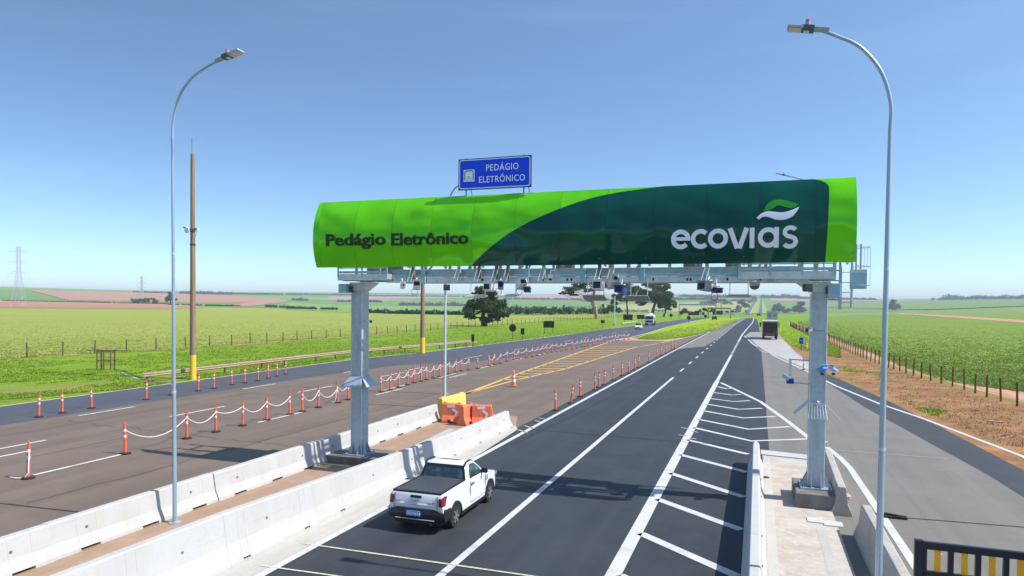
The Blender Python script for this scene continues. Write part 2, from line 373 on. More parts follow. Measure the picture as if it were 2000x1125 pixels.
# ------------------------------------------------------------------ setting: ground, fields, roads
def flat(name, pts, z, mat, kind='structure'):
    bm = bmesh.new(); vs = [bm.verts.new((p[0], p[1], z)) for p in pts]
    es = [bm.edges.new((vs[i], vs[(i+1) % len(vs)])) for i in range(len(vs))]
    bmesh.ops.triangle_fill(bm, edges=es, use_beauty=True)
    for f in bm.faces:
        if f.normal.z < 0: f.normal_flip()
    me = bpy.data.meshes.new(name); bm.to_mesh(me); bm.free(); me.materials.append(MATS[mat])
    o = bpy.data.objects.new(name, me); COL.objects.link(o); return struct(o, kind)
def rib(mb, pts, w, z, mat):
    P = [Vector((p[0], p[1])) for p in pts]; n = len(P); vs = []
    for i in range(n):
        d = (P[min(i+1, n-1)]-P[max(i-1, 0)]).normalized(); q = Vector((-d.y, d.x))*w/2
        for p in (P[i]+q, P[i]-q): vs.append((p.x, p.y, z+terr(p.x, p.y)))
    mb.add(vs, [(2*i, 2*i+1, 2*i+3, 2*i+2) for i in range(n-1)], mat)
def marking(name, lines, mat, z=.02):
    mb = MB()
    for pts, w in lines: rib(mb, pts, w, z, mat)
    o = mb.build(name, recalc=False)
    for p in o.data.polygons:
        if p.normal.z < 0: p.flip()
    return struct(o)
def sheet(name, bot, top, mat, du=12, rows=8, lift=.02):
    """a field draped over the terrain, its near and far borders surveyed as (column, row) sight lines"""
    us = np.arange(max(bot[0][0], top[0][0]), min(bot[-1][0], top[-1][0])+du*.5, du)
    bx, by = zip(*bot); tx, ty = zip(*top); vs = []; fs = []
    for u in us:
        v0, v1 = lerp(u, bx, by), lerp(u, tx, ty)
        for k in range(rows+1):
            p = HIT(u, v0+(v1-v0)*k/rows); d = math.hypot(p[0], p[1])
            vs.append((p[0], p[1], p[2]+lift*max(1, d/60)))
    R = rows+1
    for i in range(len(us)-1):
        for k in range(rows): fs.append((i*R+k, (i+1)*R+k, (i+1)*R+k+1, i*R+k+1))
    me = bpy.data.meshes.new(name); me.from_pydata(vs, [], fs); me.materials.append(MATS[mat]); me.shade_smooth(); me.update()
    for p in me.polygons:
        if p.normal.z < 0: p.flip()
    o = bpy.data.objects.new(name, me); COL.objects.link(o); return struct(o)

def make_ground():
    azs = np.radians(np.concatenate([np.arange(-180, -80, 10), np.arange(-80, 36, 1.), np.arange(40, 180, 10)]))
    ds = [0.5, 60, 150, 250]+[300*1.045**i for i in range(80)]
    ds = [d for d in ds if d < 9500]
    vs = []; n = len(azs)
    for d in ds:
        for a in azs: x, y = d*math.sin(a), d*math.cos(a); vs.append((x, y, terr(x, y)))
    vs.append((0, 0, 0)); fs = [(i*n+j, i*n+(j+1) % n, (i+1)*n+(j+1) % n, (i+1)*n+j) for i in range(len(ds)-1) for j in range(n)]
    fs += [(len(vs)-1, (j+1) % n, j) for j in range(n)]
    me = bpy.data.meshes.new('ground'); me.from_pydata(vs, [], fs); me.update()
    bm = bmesh.new(); bm.from_mesh(me); bmesh.ops.recalc_face_normals(bm, faces=bm.faces)
    if sum(f.normal.z for f in bm.faces) < 0: bmesh.ops.reverse_faces(bm, faces=bm.faces)
    bm.to_mesh(me); bm.free(); me.shade_smooth()
    me.materials.append(MATS['ground_grass'])
    o = bpy.data.objects.new('ground', me); COL.objects.link(o); struct(o)
make_ground()

# far fields (over the whole valley and rise), then the nearer ones
sheet('far_fields', [(-500, 600), (0, 600), (700, 612), (1000, 615), (1300, 613), (1480, 616), (1600, 612), (2000, 604), (2500, 606)],
      [(-500, 561), (0, 564), (270, 570), (640, 572), (1000, 574), (1480, 576), (1750, 585), (2000, 582), (2500, 580)], 'far_pasture', 20, 22, .012)
sheet('ploughed_field', [(-300, 602), (0, 602), (335, 604), (400, 600)], [(-300, 587), (0, 588), (100, 588), (330, 595), (372, 597), (400, 599)], 'far_plough', 10, 6, .035)
sheet('hill_field', [(62, 567.4), (100, 577), (138, 587), (330, 590.5), (450, 592), (560, 587)], [(62, 567), (140, 568.6), (270, 572), (340, 574), (450, 577), (560, 586)], 'far_plough', 6, 8, .03)
sheet('field_path', [(62, 568.6), (100, 578.2), (138, 588.2)], [(62, 567.2), (100, 576.6), (138, 586.6)], 'dirt_track', 4, 2, .05)
sheet('far_field', [(380, 581), (560, 585), (700, 588), (800, 590)], [(380, 576), (560, 580), (700, 583), (800, 586)], 'far_cane', 10, 4, .028)
sheet('far_field', [(455, 600), (480, 600), (560, 590)], [(455, 597), (480, 591), (560, 586)], 'far_plough', 5, 4, .04)
sheet('far_field', [(560, 605), (700, 612), (900, 613), (1000, 611)], [(560, 592), (700, 598), (900, 600), (1000, 598)], 'far_cane', 12, 6, .036)
sheet('far_field', [(640, 586), (740, 585), (900, 583)], [(640, 580), (740, 579), (900, 579)], 'far_mauve', 12, 4, .031)
sheet('far_field', [(980, 583.5), (1190, 584.5), (1330, 586)], [(980, 575.5), (1190, 576), (1330, 579)], 'far_mauve', 12, 4, .031)
sheet('far_field', [(1180, 612), (1330, 609), (1440, 607), (1456, 607)], [(1180, 597), (1330, 592), (1440, 589), (1456, 588)], 'far_straw', 10, 6, .034)
sheet('far_field', [(1560, 600), (1750, 606), (1800, 606)], [(1560, 598), (1650, 600.5), (1750, 603), (1800, 604.5)], 'far_mauve', 10, 4, .04)
sheet('far_field', [(1505, 588), (1700, 589), (1830, 588)], [(1505, 583.5), (1700, 585.5), (1830, 586.5)], 'far_mauve', 12, 4, .03)
sheet('crop_field', [(-700, 788), (-500, 765), (-200, 727), (12, 702), (133, 692), (232, 689), (363, 683), (523, 667), (720, 654), (900, 638), (1000, 632), (1100, 625), (1200, 617), (1300, 613)],
      [(-700, 597), (0, 600), (330, 603.5), (372, 600), (500, 602), (640, 606), (760, 613.5), (900, 615.5), (1000, 617), (1130, 615.5), (1200, 613.5), (1300, 611.5)], 'crop_field', 14, 24, .016)
sheet('crop_field', [(1560, 632), (1600, 648), (1650, 671), (1700, 688), (1760, 714), (1850, 744), (1925, 756), (2000, 765), (2200, 800), (2500, 850)],
      [(1560, 627), (1600, 622), (1640, 615), (1700, 613), (1760, 613), (2000, 629), (2500, 655)], 'crop_field_green', 12, 22, .016)
sheet('field_path', [(1755, 613.5), (2000, 631), (2500, 662)], [(1755, 612), (1850, 616.5), (2000, 626), (2500, 655)], 'dirt_track', 14, 3, .03)
sheet('crop_field', [(1760, 612), (1850, 616.5), (2000, 626), (2500, 655)], [(1760, 607), (1810, 604.8), (1900, 601.5), (2000, 598), (2500, 592)], 'crop_field_green', 14, 8, .02)

# left verge: worn strip by the fence and dry grass by the carriageway
flat('fence_path', [(-80, -10), (-69, 30), (-68.5, 46), (-66.3, 60), (-63.8, 74), (-64.4, 90), (-63.4, 105), (-63.2, 118), (-64.2, 118), (-65.2, 90), (-65.6, 74), (-68.6, 60), (-70.4, 46), (-72, 30)], .014, 'dirt_track')
flat('worn_verge', [(-41, -10), (-40.6, 20), (-39.6, 30), (-39.0, 47), (-38.9, 56), (-40.2, 50), (-42.5, 38), (-45.5, 33), (-48, 30), (-52, 20), (-52, -10)], .010, 'verge_grass_dry')
flat('dirt_patch', [(-43.2, 24), (-41.2, 26), (-40.6, 28.6), (-40.8, 23), (-41, 14), (-44, 14)], .013, 'dirt_track')
# right verge: red soil, cart track along the fence
flat('soil_verge', [(3.6, 132), (3.9, 101), (5.6, 68), (6.4, 58), (7.6, 46), (8.6, 35), (8.9, 26), (9.3, 10), (9.3, -20), (22, -20), (18.2, 30), (16.4, 44), (14.4, 55), (12.9, 68), (11.7, 85), (11.0, 108), (9.4, 108), (6.4, 105), (5.0, 118)], .010, 'verge_soil')
flat('cart_track', [(23.5, -20), (18.8, 30), (16.0, 47), (14.6, 56), (13.2, 68), (12.2, 82), (11.6, 102), (10.6, 140), (9.9, 190), (9.6, 260), (11.2, 260), (12.2, 190), (13.0, 145), (13.6, 115), (14.4, 90), (15.8, 76), (17.2, 66), (18.6, 58), (21, 49), (25, 38), (33, -20)], .012, 'dirt_track')

# carriageways
YC = 330
flat('old_carriageway', [(-38.4, -25), (-38.5, 46), (-38.4, 62), (-36.6, 72), (-35.2, 98), (-33.6, 121), (-33.4, 151), (-31.6, 190), (-29.5, 245), (-26.5, YC), (-19.5, YC), (-21.6, 245), (-21.9, 181), (-20.4, 137), (-19.3, 118), (-17.0, 112.5), (-14.3, 113), (-12.3, 125), (-9.6, 150), (-9.7, 155), (-9.0, -25)], .004, 'asphalt_brown')
flat('blue_carriageway', [(-38.4, -25), (-38.5, 46), (-38.4, 62), (-36.6, 72), (-35.2, 98), (-33.6, 121), (-33.4, 151), (-31.6, 190), (-29.5, 245), (-26.5, YC), (-19.5, YC), (-21.6, 245), (-21.9, 181), (-20.8, 140), (-20.6, 122), (-22.2, 108), (-23.8, 92), (-24.2, 72), (-26.4, 62), (-31.2, 56), (-32.2, 46), (-32.5, 30), (-32.8, -25)], .008, 'asphalt_blue')
flat('main_carriageway', [(-10.5, -25), (-10.45, 60), (-10.3, 100), (-10.15, 150), (-9.4, 230), (-8.0, 280), (-7.0, YC), (-1.0, YC), (0.0, 280), (.3, 230), (.5, 150), (.55, -25)], .008, 'asphalt_new')
flat('grey_lane', [(-9.9, 92), (-9.75, 150), (-9.2, 230), (-7.4, 300), (-6.9, YC), (-4.6, YC), (-5.2, 280), (-6.15, 200), (-6.3, 130), (-6.9, 100)], .012, 'asphalt_grey')
flat('exit_lane', [(.5, -25), (.55, 90), (-2.0, 138), (-1.2, 141), (.6, 92), (2.0, 88), (4.7, 64), (5.9, 54), (7.4, 40), (8.7, 29), (9.2, 18), (9.3, -25)], .012, 'asphalt_grey')
flat('exit_lane_edge', [(4.55, 66), (5.1, 56), (5.9, 44), (6.9, 34.5), (7.6, 28), (8.0, 20), (8.2, -25), (9.7, -25), (9.6, 18), (9.1, 28), (8.4, 38), (7.6, 48), (6.4, 58.5), (5.4, 66.5)], .016, 'asphalt_edge')
flat('striped_pavers', [(-2.15, 139), (-1.5, 133), (.65, 91), (2.4, 84), (4.6, 66), (5.4, 64.5), (5.1, 76), (4.6, 95), (4.3, 125), (4.1, 150), (.3, 160), (-1.5, 158)], .020, 'paver_base')
marking('hatch_marking', [([(lerp(y, [66, 84, 91, 133], [4.55, 2.4, .9, -1.35]), y), (lerp(y, [64, 76, 95, 125], [5.2, 4.95, 4.5, 4.2]), y-lerp(y, [66, 90, 130], [.9, 2.2, 3.2]))], .62) for y in np.arange(67, 131, 1.75)], 'line_worn', .024)
flat('apron', [(-14.6, -25), (-14.75, 31), (-14.0, 34), (-11.5, 33.5), (-10.6, 30.5), (-10.55, -25)], .008, 'apron_brown')
flat('dusty_shoulder', [(-10.95, -25), (-10.85, 12), (-10.75, 22), (-10.75, 31), (-10.3, 30), (-9.92, 24), (-9.92, -25)], .014, 'asphalt_dusty')
flat('median_grass', [(-19.6, 117), (-20.4, 132), (-21.4, 160), (-21.7, 200), (-21.2, 250), (-19.3, YC), (-7.2, YC), (-8.3, 280), (-9.6, 220), (-10.2, 175), (-11.4, 150), (-13.2, 130), (-14.4, 116), (-16.8, 114.5)], .010, 'median_grass')
flat('median_dirt', [(-22.3, 110), (-20.3, 121), (-19.4, 119), (-17.0, 116.2), (-14.2, 116.8), (-12.2, 130), (-11.8, 129), (-13.2, 111), (-16.8, 112), (-19.5, 110.5)], .007, 'dirt_track')
# main road beyond the dip and the far carriageway
def far_road(name, pl, pr, mat, lift):
    vs = [];
    for a, b in zip(pl, pr):
        for q in (a, b):
            p = HIT(*q); vs.append((p[0], p[1], p[2]+lift*math.hypot(p[0], p[1])/60))
    mb = MB(); mb.add(vs, [(2*i, 2*i+1, 2*i+3, 2*i+2) for i in range(len(pl)-1)], mat)
    return struct(mb.build(name, recalc=False))
far_road('far_verge', [(1441, 613), (1452, 604), (1466, 592), (1476, 584)], [(1500, 613), (1496, 604), (1492, 592), (1488, 584)], 'median_grass', .045)
far_road('far_road', [(1479.5, 616), (1482, 604), (1484, 592), (1486, 580)], [(1488.5, 616), (1488.5, 604), (1488, 592), (1487.5, 580)], 'asphalt_blue', .06)
far_road('far_road', [(1455, 614.5), (1462, 604), (1470, 594), (1478, 585)], [(1465, 615), (1469, 604), (1475, 594), (1481, 585)], 'asphalt_blue', .06)
far_road('lane_marking', [(1479.2, 616), (1481.8, 604), (1484, 592)], [(1480.2, 616), (1482.5, 604), (1484.5, 592)], 'line_white', .08)
far_road('lane_marking', [(1465, 615), (1469, 604), (1475, 594)], [(1466, 615), (1469.8, 604), (1475.6, 594)], 'line_white', .08)

# markings
RL = [(-2.82, -25), (-2.82, 80), (-2.8, 142), (-2.4, 180), (-1.6, 240), (-1.5, YC)]
marking('lane_marking', [([(-2.82, -25), (-2.82, 55)], .33), ([(-2.82, 55), (-2.8, 84)], .26), ([(-2.8, 114), (-2.8, 142), (-2.4, 180), (-1.6, 240), (-1.5, YC)], .26)]+
        [([(-2.8, y), (-2.8, y+1.5)], .26) for y in np.arange(85, 113, 2.6)], 'line_white')
marking('lane_marking', [([(-6.26, -25), (-6.24, 56.2)], .19)]+[([(-6.25, y), (-6.25, y+2.8)], .17) for y in np.arange(61.5, 220, 8.1)], 'line_white')
marking('lane_marking', [([(-9.80, -25), (-9.80, 100), (-9.6, 160), (-8.9, 240), (-7.3, YC)], .21), ([(-13.7, 106), (-11.6, 128), (-10.0, 150), (-9.6, 162)], .2)], 'line_white')
dg = lambda y: lerp(y, [17, 22, 27.3, 29, 31, 32.2, 44.2, 53.8], [3.4, 3.3, 3.2, 3.05, 2.75, 2.26, .24, -2.5])
marking('hatch_marking', [([G(*p) for p in L], w) for L, w in (
    (((1408, 748), (1446, 766), (1485, 785), (1535, 821), (1586, 861)), .24), (((1586, 861), (1617, 864)), .22),
    (((1402, 756), (1420, 760), (1431, 759)), .26), (((1393, 767), (1430, 772), (1446, 771)), .26), (((1388, 779), (1434, 785), (1464, 783)), .26), (((1381, 790), (1442, 800), (1488, 798)), .26),
    (((1374, 803), (1451, 817), (1515, 814)), .26), (((1365, 820), (1462, 839), (1543, 834)), .26), (((1355, 836), (1467, 862), (1583, 858)), .26), (((1343, 860), (1461, 888)), .26),
    (((1329, 889), (1458, 923)), .27), (((1309, 925), (1453, 972)), .27), (((1284, 976), (1448, 1036)), .28), (((1251, 1043), (1440, 1127)), .28), (((1210, 1125), (1440, 1250)), .28))], 'line_white')
marking('lane_marking', [([(2.76, 31), (3.05, 29), (3.2, 27.3), (3.32, 21.8), (3.42, 17), (3.5, 10), (3.55, -10)], .22)], 'line_white')
marking('lane_marking', [([G(*p) for p in ((1454, 656), (1470, 672), (1500, 690), (1545, 711), (1592, 733), (1632, 754), (1720, 790), (1800, 817), (1900, 855), (2000, 893))]+[(9.4, 20), (9.55, -20)], .21)], 'line_white')
for x, w, y0, per, ln in ((-31.75, .16, 1.8, 11.7, 3.3), (-27.45, .16, 6.4, 10.15, 3.8), (-22.35, .16, 5.3, 10.85, 3.4)):
    marking('lane_marking', [([(x, y), (x, y+ln)], w) for y in np.arange(y0, 50, per)], 'line_worn')
marking('lane_marking', [([(-23.1, y), (-23.2, y+3.3)], .16) for y in (40, 48.5, 57, 65.5, 74)]+[([(-28.0, 52), (-28.1, 56)], .16), ([(-28.6, 66), (-28.6, 71)], .16), ([(-28.5, 81), (-28.3, 85)], .16)]+
        [([(-28.1+.035*(y-92)*.6, y), (-28.1+.035*(y-86)*.6, y+3.6)], .17) for y in np.arange(92, 230, 11)], 'line_worn')
marking('lane_marking', [([(-22.2, 107), (-20.9, 121), (-20.8, 140), (-21.9, 181), (-21.6, 245), (-19.6, YC)], .25), ([(-38.3, -20), (-38.3, 46), (-38.2, 62), (-36.4, 72), (-35.0, 98), (-33.4, 121), (-33.2, 151), (-31.4, 190), (-29.3, 245), (-26.6, YC)], .16)], 'line_worn')
YL = [(908, 770), (1000, 735), (1090, 703), (1178, 672), (1200, 665)]; YR = [(908, 770), (1010, 742), (1100, 722), (1240, 679), (1287, 671)]
ylu = lambda v, P: lerp(v, [p[1] for p in P][::-1], [p[0] for p in P][::-1])
marking('hatch_marking', [([G(*p) for p in YL], .30), ([G(*p) for p in YR], .26)]+
        [([G(ylu(v, YL), v), G(ylu(v-.5, YR), v-.5)], .42) for v in (742, 736.5, 731, 725.5, 720.5, 715.5, 710.5, 706, 701.5, 697, 693, 689, 685.2, 681.5, 678)], 'line_yellow')
marking('kerb_marking', [([(lerp(y, [62, 72, 98, 121, 151, 170], [-38.5, -36.7, -35.35, -33.75, -33.55, -32.9]), y), (lerp(y+1.6, [62, 72, 98, 121, 151, 170], [-38.5, -36.7, -35.35, -33.75, -33.55, -32.9]), y+1.6)], .45) for y in np.arange(78, 132, 3.2)], 'line_white', .016)
marking('sealed_joint', [([(-10.2, 13.86), (-4.8, 13.9), (-.3, 13.92)], .07), ([(-10.2, 12.36), (-8.0, 12.46), (-.3, 12.6)], .06), ([G(1580, 876), G(1850, 897)], .035)], 'line_cream', .024)
marking('saw_cut', [([(-9.42, 30.25), (-4, 29.95), (-.25, 29.75)], .05), ([(2.9, 21.33), (6.7, 21.63), (9, 21.8)], .05), ([G(1380, 738), G(1590, 752)], .04)], 'joint_dark', .024)
marking('paint_smear', [([(-13.2, 9), (-12.9, 15), (-12.75, 18.5)], .5), ([(-12.85, 25), (-13.1, 29)], .35), ([G(1012, 840), G(1030, 846)], .1), ([G(1025, 832), G(1043, 838)], .1), ([G(1045, 822), G(1056, 825)], .1), ([G(1052, 817), G(1068, 820)], .1),
        ([(3.9, 19.3), (4.15, 18.5)], .05), ([G(1330, 836), G(1345, 838)], .1), ([G(1325, 850), G(1340, 852)], .1), ([G(1345, 856), G(1360, 858)], .1), ([G(1350, 843), G(1364, 845)], .1)], 'asphalt_dusty', .020)
marking('tar_repair', [([G(1000, 868), G(1120, 812), G(1250, 745), G(1330, 700)], .12)], 'joint_dark', .015)
def crack(p0, p1, seed, w=.022, n=26, amp=.22):
    r = random.Random(seed); P = []
    for i in range(n+1): t = i/n; P.append((p0[0]+(p1[0]-p0[0])*t+r.uniform(-amp, amp)*.5, p0[1]+(p1[1]-p0[1])*t+r.uniform(-amp, amp)))
    return (P, w)
marking('asphalt_crack', [crack((-31, 24), (-16, 23), 1), crack((-31, 35.5), (-17, 35), 2), crack((-25.0, 12), (-25.4, 48), 3), crack((-19.4, 14), (-19.0, 40), 4), crack((-30.5, 47), (-16, 46), 5), crack((-29.8, 18), (-30.2, 50), 6)], 'joint_dark', .0185)
# traffic island between the right barriers
mb = MB(); pr = [(.22, -25), (.26, 27.9), (2.02, 27.6), (2.1, -25)]
mb.add([(x, y, z) for z in (0, .12) for x, y in pr], [(3, 2, 1, 0), (4, 5, 6, 7), (0, 1, 5, 4), (1, 2, 6, 5), (2, 3, 7, 6), (3, 0, 4, 7)], 'pale_concrete')
struct(mb.build('traffic_island'))
mb = MB(); mb.add([(x, y, z) for z in (.0, .16) for x, y in ((.2, 27.9), (2.05, 27.6), (2.05, 28.35), (.2, 28.75))], [(3, 2, 1, 0), (4, 5, 6, 7), (0, 1, 5, 4), (1, 2, 6, 5), (2, 3, 7, 6), (3, 0, 4, 7)], 'barrier_concrete')
struct(mb.build('kerb'))
mb = MB(); mb.box(.30, .52, -25, 27.5, .12, .124, 'asphalt_dusty'); mb.box(1.5, 1.72, -25, 19.2, .12, .124, 'asphalt_dusty'); struct(mb.build('cement_strip'))

# ------------------------------------------------------------------ concrete barriers
def barrier(name, p0, p1, h0, h1, mat, slots, label, group, base=.30, taper=False):
    p0, p1 = Vector(p0), Vector(p1); d = (p1-p0); L = d.length; d.normalize(); n = Vector((d.y, -d.x))
    def prof(t, raised):
        h = h0+(h1-h0)*t/L; k = 1.0
        if taper: k = max(.35, min(1, (L-t)/.5))
        q = [(base, 0 if not raised else .075), (base*.97, .085), (base*.60, .33*h/.8), (.11, h-.03), (.085, h)]
        return [(a*k, b) for a, b in q]+[(-a*k, b) for a, b in q[::-1]]
    mb = MB(); cuts = sorted({0., L, *[s for sl in slots for s in sl], *([L-.5] if taper else [])})
    for a, b in zip(cuts[:-1], cuts[1:]):
        a2, b2 = (a+.006 if a == 0 else a), (b-.006 if b == L else b)
        r = any(s[0] <= a+1e-6 and b <= s[1]+1e-6 for s in slots)
        vs = []
        for t in (a2, b2):
            for x, z in prof(t, r): q = d*(t-L/2)+n*x; vs.append((q.x, q.y, z))
        k = 10; fs = [tuple(range(k-1, -1, -1)), tuple(range(k, 2*k))]+[(i, (i+1) % k, k+(i+1) % k, k+i) for i in range(k)]
        mb.add(vs, fs, mat)
    # cast lifting-eye recess plugs
    for t in (L*.18, L*.82):
        q = d*(t-L/2)+n*(.165 if base >= .3 else .15); zz = (h0+(h1-h0)*t/L)*.62
        mb.box(q.x-.02, q.x+.02, q.y-.025, q.y+.025, zz-.02, zz+.02, 'dark_concrete')
    mid = (p0+p1)/2
    o = mb.build(name, loc=(mid.x, mid.y, 0), bevel=.012); tag(o, label, 'barrier', group); return o
SL = [(.65, 1.15), (2.35, 2.85), (4.0, 4.5)]
brk = [1.1, 6.05, 11.0, 15.95, 20.92, 25.9, 30.8]
for i in range(6):
    x0 = -14.86+.03*math.sin(i*2.1); x1 = -14.86+.03*math.sin(i*1.7+1)
    barrier('concrete_barrier', (x0, brk[i]), (x1, brk[i+1]), .8, .8, 'barrier_concrete', SL,
            'white barrier by the brown carriageway, %s counting from the yellow plastic barrier' % ordw(6-i), 'barriers beside the brown carriageway')
mbk = [(5.4, 1.18), (12.1, 1.14), (19.6, .9), (25.95, .78), (30.45, .76)]
for i in range(4):
    (a, ha), (b, hb) = mbk[i], mbk[i+1]
    barrier('concrete_barrier', (-11.06+.012*i, a), (-11.05+.012*(i+1), b), ha, hb, 'barrier_concrete', [(.4, .62), (2.6, 2.82), (4.2, 4.42)],
            'white barrier along the pickup lane, %s counting from the orange plastic barriers' % ordw(4-i), 'barriers beside the pickup lane', .33)
for i, (a, b) in enumerate([(5.2, 10.4), (10.4, 15.8), (15.8, 21.2), (21.2, 26.8)]):
    barrier('concrete_barrier', (.02, a), (.02, b), .86, .86, 'barrier_concrete', [],
            'concrete barrier between hatching and island, %s counting from the pointed far end' % ordw(4-i), 'barriers left of the island', .27, taper=(i == 3))
for i, (a, b, lab) in enumerate([((2.26, 20.95), (2.36, 26.2), 'grey concrete barrier behind the right gantry column and its footing'),
        ((2.66, 13.75), (2.64, 19.3), 'grey concrete barrier right of the covered pit, behind the nearest lamp post'), ((2.70, 8.2), (2.67, 13.72), 'grey concrete barrier cut by the lower frame edge beside the black gate')]):
    barrier('concrete_barrier', a, b, .82, .82, 'grey_concrete', [], lab, 'barriers right of the island', .28)

# ------------------------------------------------------------------ gantry
GY = 21.95
gan = thing('toll_gantry', 'grey galvanised steel toll gantry spanning the main carriageway under the green board', 'gantry', (0, 0, 0))
def column(x, zb, skirt):
    m = MB(); m.box(x-.215, x+.215, GY-.24, GY+.24, zb+.05, 6.25, 'galvanised_steel')
    m.box(x-.225, x-.2, GY-.252, GY-.22, zb+.05, 6.2, 'galvanised_pale'); m.box(x+.2, x+.225, GY-.252, GY-.22, zb+.05, 6.2, 'galvanised_pale')
    m.box(x-.225, x+.225, GY-.25, GY+.25, zb+.62, zb+.64, 'galvanised_pale')
    c = m.build('column', gan, bevel=.012)
    m = MB(); m.box(x-.42, x+.42, GY-.45, GY+.45, zb, zb+.045, 'galvanised_steel')
    for sx in (-1, 1):
        for oy in (-.16, .16): m.add([(x+sx*.22, GY+oy-.01, zb+.04), (x+sx*.40, GY+oy-.01, zb+.04), (x+sx*.22, GY+oy-.01, zb+.42), (x+sx*.22, GY+oy+.01, zb+.04), (x+sx*.40, GY+oy+.01, zb+.04), (x+sx*.22, GY+oy+.01, zb+.42)], [(0, 1, 2), (5, 4, 3), (0, 3, 4, 1), (1, 4, 5, 2), (2, 5, 3, 0)], 'galvanised_steel')
        for ox in (-.13, .13): m.add([(x+ox-.01, GY+sx*.25, zb+.04), (x+ox-.01, GY+sx*.42, zb+.04), (x+ox-.01, GY+sx*.25, zb+.42), (x+ox+.01, GY+sx*.25, zb+.04), (x+ox+.01, GY+sx*.42, zb+.04), (x+ox+.01, GY+sx*.25, zb+.42)], [(0, 1, 2), (5, 4, 3), (0, 3, 4, 1), (1, 4, 5, 2), (2, 5, 3, 0)], 'galvanised_steel')
    for ax in (-.36, 0, .36):
        for ay in (-.39, .39): m.tube([(x+ax, GY+ay, zb), (x+ax, GY+ay, zb+.11)], .018, 'dark_steel', 6)
    m.build('base_plate', c)
    m = MB()
    if skirt:   # folded sheet skirt against climbing
        z0 = 3.12
        for a, (dx, dy, w) in enumerate(((0, -1, .23), (1, 0, .25), (0, 1, .23), (-1, 0, .25))):
            tx, ty = -dy, dx
            m.add([(x+dx*.225+tx*s*w, GY+dy*.255+ty*s*w, z0) for s in (-1, 1)]+[(x+dx*.55+tx*s*(w+.2), GY+dy*.55+ty*s*(w+.2), z0-.36) for s in (1, -1)]+
                  [(x+dx*.215+tx*s*w, GY+dy*.245+ty*s*w, z0-.015) for s in (-1, 1)]+[(x+dx*.54+tx*s*(w+.2), GY+dy*.54+ty*s*(w+.2), z0-.375) for s in (1, -1)],
                  [(0, 1, 2, 3), (7, 6, 5, 4), (0, 4, 5, 1), (1, 5, 6, 2), (2, 6, 7, 3), (3, 7, 4, 0)], 'galvanised_steel')
        m.box(x-.24, x+.24, GY-.26, GY+.26, z0-.03, z0+.01, 'galvanised_steel')
        m.build('climb_guard', c)
    else:
        z0 = 2.98
        m.box(x-.235, x+.235, GY-.262, GY+.262, z0-.02, z0+.02, 'galvanised_pale')
        for k in range(7):
            t = -.2+k*.4/6
            m.bar((x+t, GY-.25, z0), (x+t*1.25, GY-.52, z0-.40), .014, .014, 'galvanised_pale')
            m.bar((x+.215, GY+t, z0), (x+.62, GY+t*1.3, z0-.42), .014, .014, 'galvanised_pale')
        m.add([(x-.22, GY-.25, z0+.05), (x-.22, GY+.25, z0+.05), (x-.60, GY+.3, z0-.32), (x-.60, GY-.3, z0-.32), (x-.23, GY-.25, z0+.03), (x-.23, GY+.25, z0+.03), (x-.61, GY+.3, z0-.34), (x-.61, GY-.3, z0-.34)],
              [(0, 1, 2, 3), (7, 6, 5, 4), (0, 4, 5, 1), (1, 5, 6, 2), (2, 6, 7, 3), (3, 7, 4, 0)], 'galvanised_steel')
        m.tube([(x+.02, GY-.27, z0+.02), (x+.02, GY-.30, z0+.08)], .03, 'white_plastic', 8)
        m.build('climb_guard', c)
    return c
XL, XR = -13.63, 1.66
cl = column(XL, .26, True); cr = column(XR, .53, False)
for x, s in ((XL, 1), (XR, -1)):      # haunch bracket and stub box on each column head
    m = MB(); pr = [(-.30, 6.20), (.235, 6.20), (.62, 6.47), (.62, 6.50), (-.30, 6.50)]
    m.prism(pr, GY-.26, GY+.26, 'galvanised_pale', lambda t, p, q: (x+s*p, t, q)); m.build('bracket', gan, bevel=.01)
    m = MB(); m.box(x-s*.36-.16, x-s*.36+.16, GY-.62, GY-.28, 6.02 if s < 0 else 6.12, 6.44, 'sky_box'); m.box(x-s*.18-.03, x-s*.18+.03, GY-.45, GY-.2, 6.15, 6.35, 'dark_steel'); m.build('junction_box', gan, bevel=.015)
m = MB()      # lower frame: two chords, cross members, stub posts, hole plates
for y in (21.35, 22.45):
    m.box(-12.2, 1.35, y-.05, y+.05, 6.475, 6.64, 'galvanised_pale'); m.box(-13.95, 2.05, y-.045, y+.045, 6.53, 6.65, 'galvanised_steel')
m.box(-12.0, 1.2, 21.26, 21.30, 6.66, 6.735, 'sky_box'); m.box(-12.0, 1.2, 21.33, 21.37, 6.735, 6.90, 'galvanised_steel'); m.box(-12.0, 1.2, 21.28, 21.32, 6.885, 6.925, 'galvanised_steel')
for x in np.arange(-13.2, 2., 1.85):
    m.box(x-.05, x+.05, 21.36, 22.44, 6.53, 6.63, 'galvanised_steel')
    m.bar((x, 21.4, 6.58), (min(x+1.85, 1.9), 22.4, 6.58), .05, .05, 'galvanised_steel')
for x in [-10.72, -7.02, -5.17, -3.33, -1.48, .36]: m.box(x-.075, x+.075, 21.20, 21.26, 6.475, 6.90, 'sky_box'); m.box(x-.09, x+.09, 21.20, 21.3, 6.47, 6.485, 'galvanised_steel')
for x in (-11.1, -8.6, -7.2, -5.7, -5.56, -4.05, -2.0, -1.9, -.85, .06, -6.5, -3.0): m.box(x-.03, x+.03, 21.29, 21.302, 6.52, 6.60, 'black_plastic')
for x in np.arange(-11.7, 1.2, .95): m.box(x-.08, x+.08, 21.23, 21.27, 6.635, 6.66, 'galvanised_steel')
m.build('lower_frame', gan, bevel=.006)
m = MB()
for x in np.arange(-13.6, 2.05, .92): m.box(x-.045, x+.045, 21.62, 21.70, 6.6, 9.0, 'galvanised_steel')
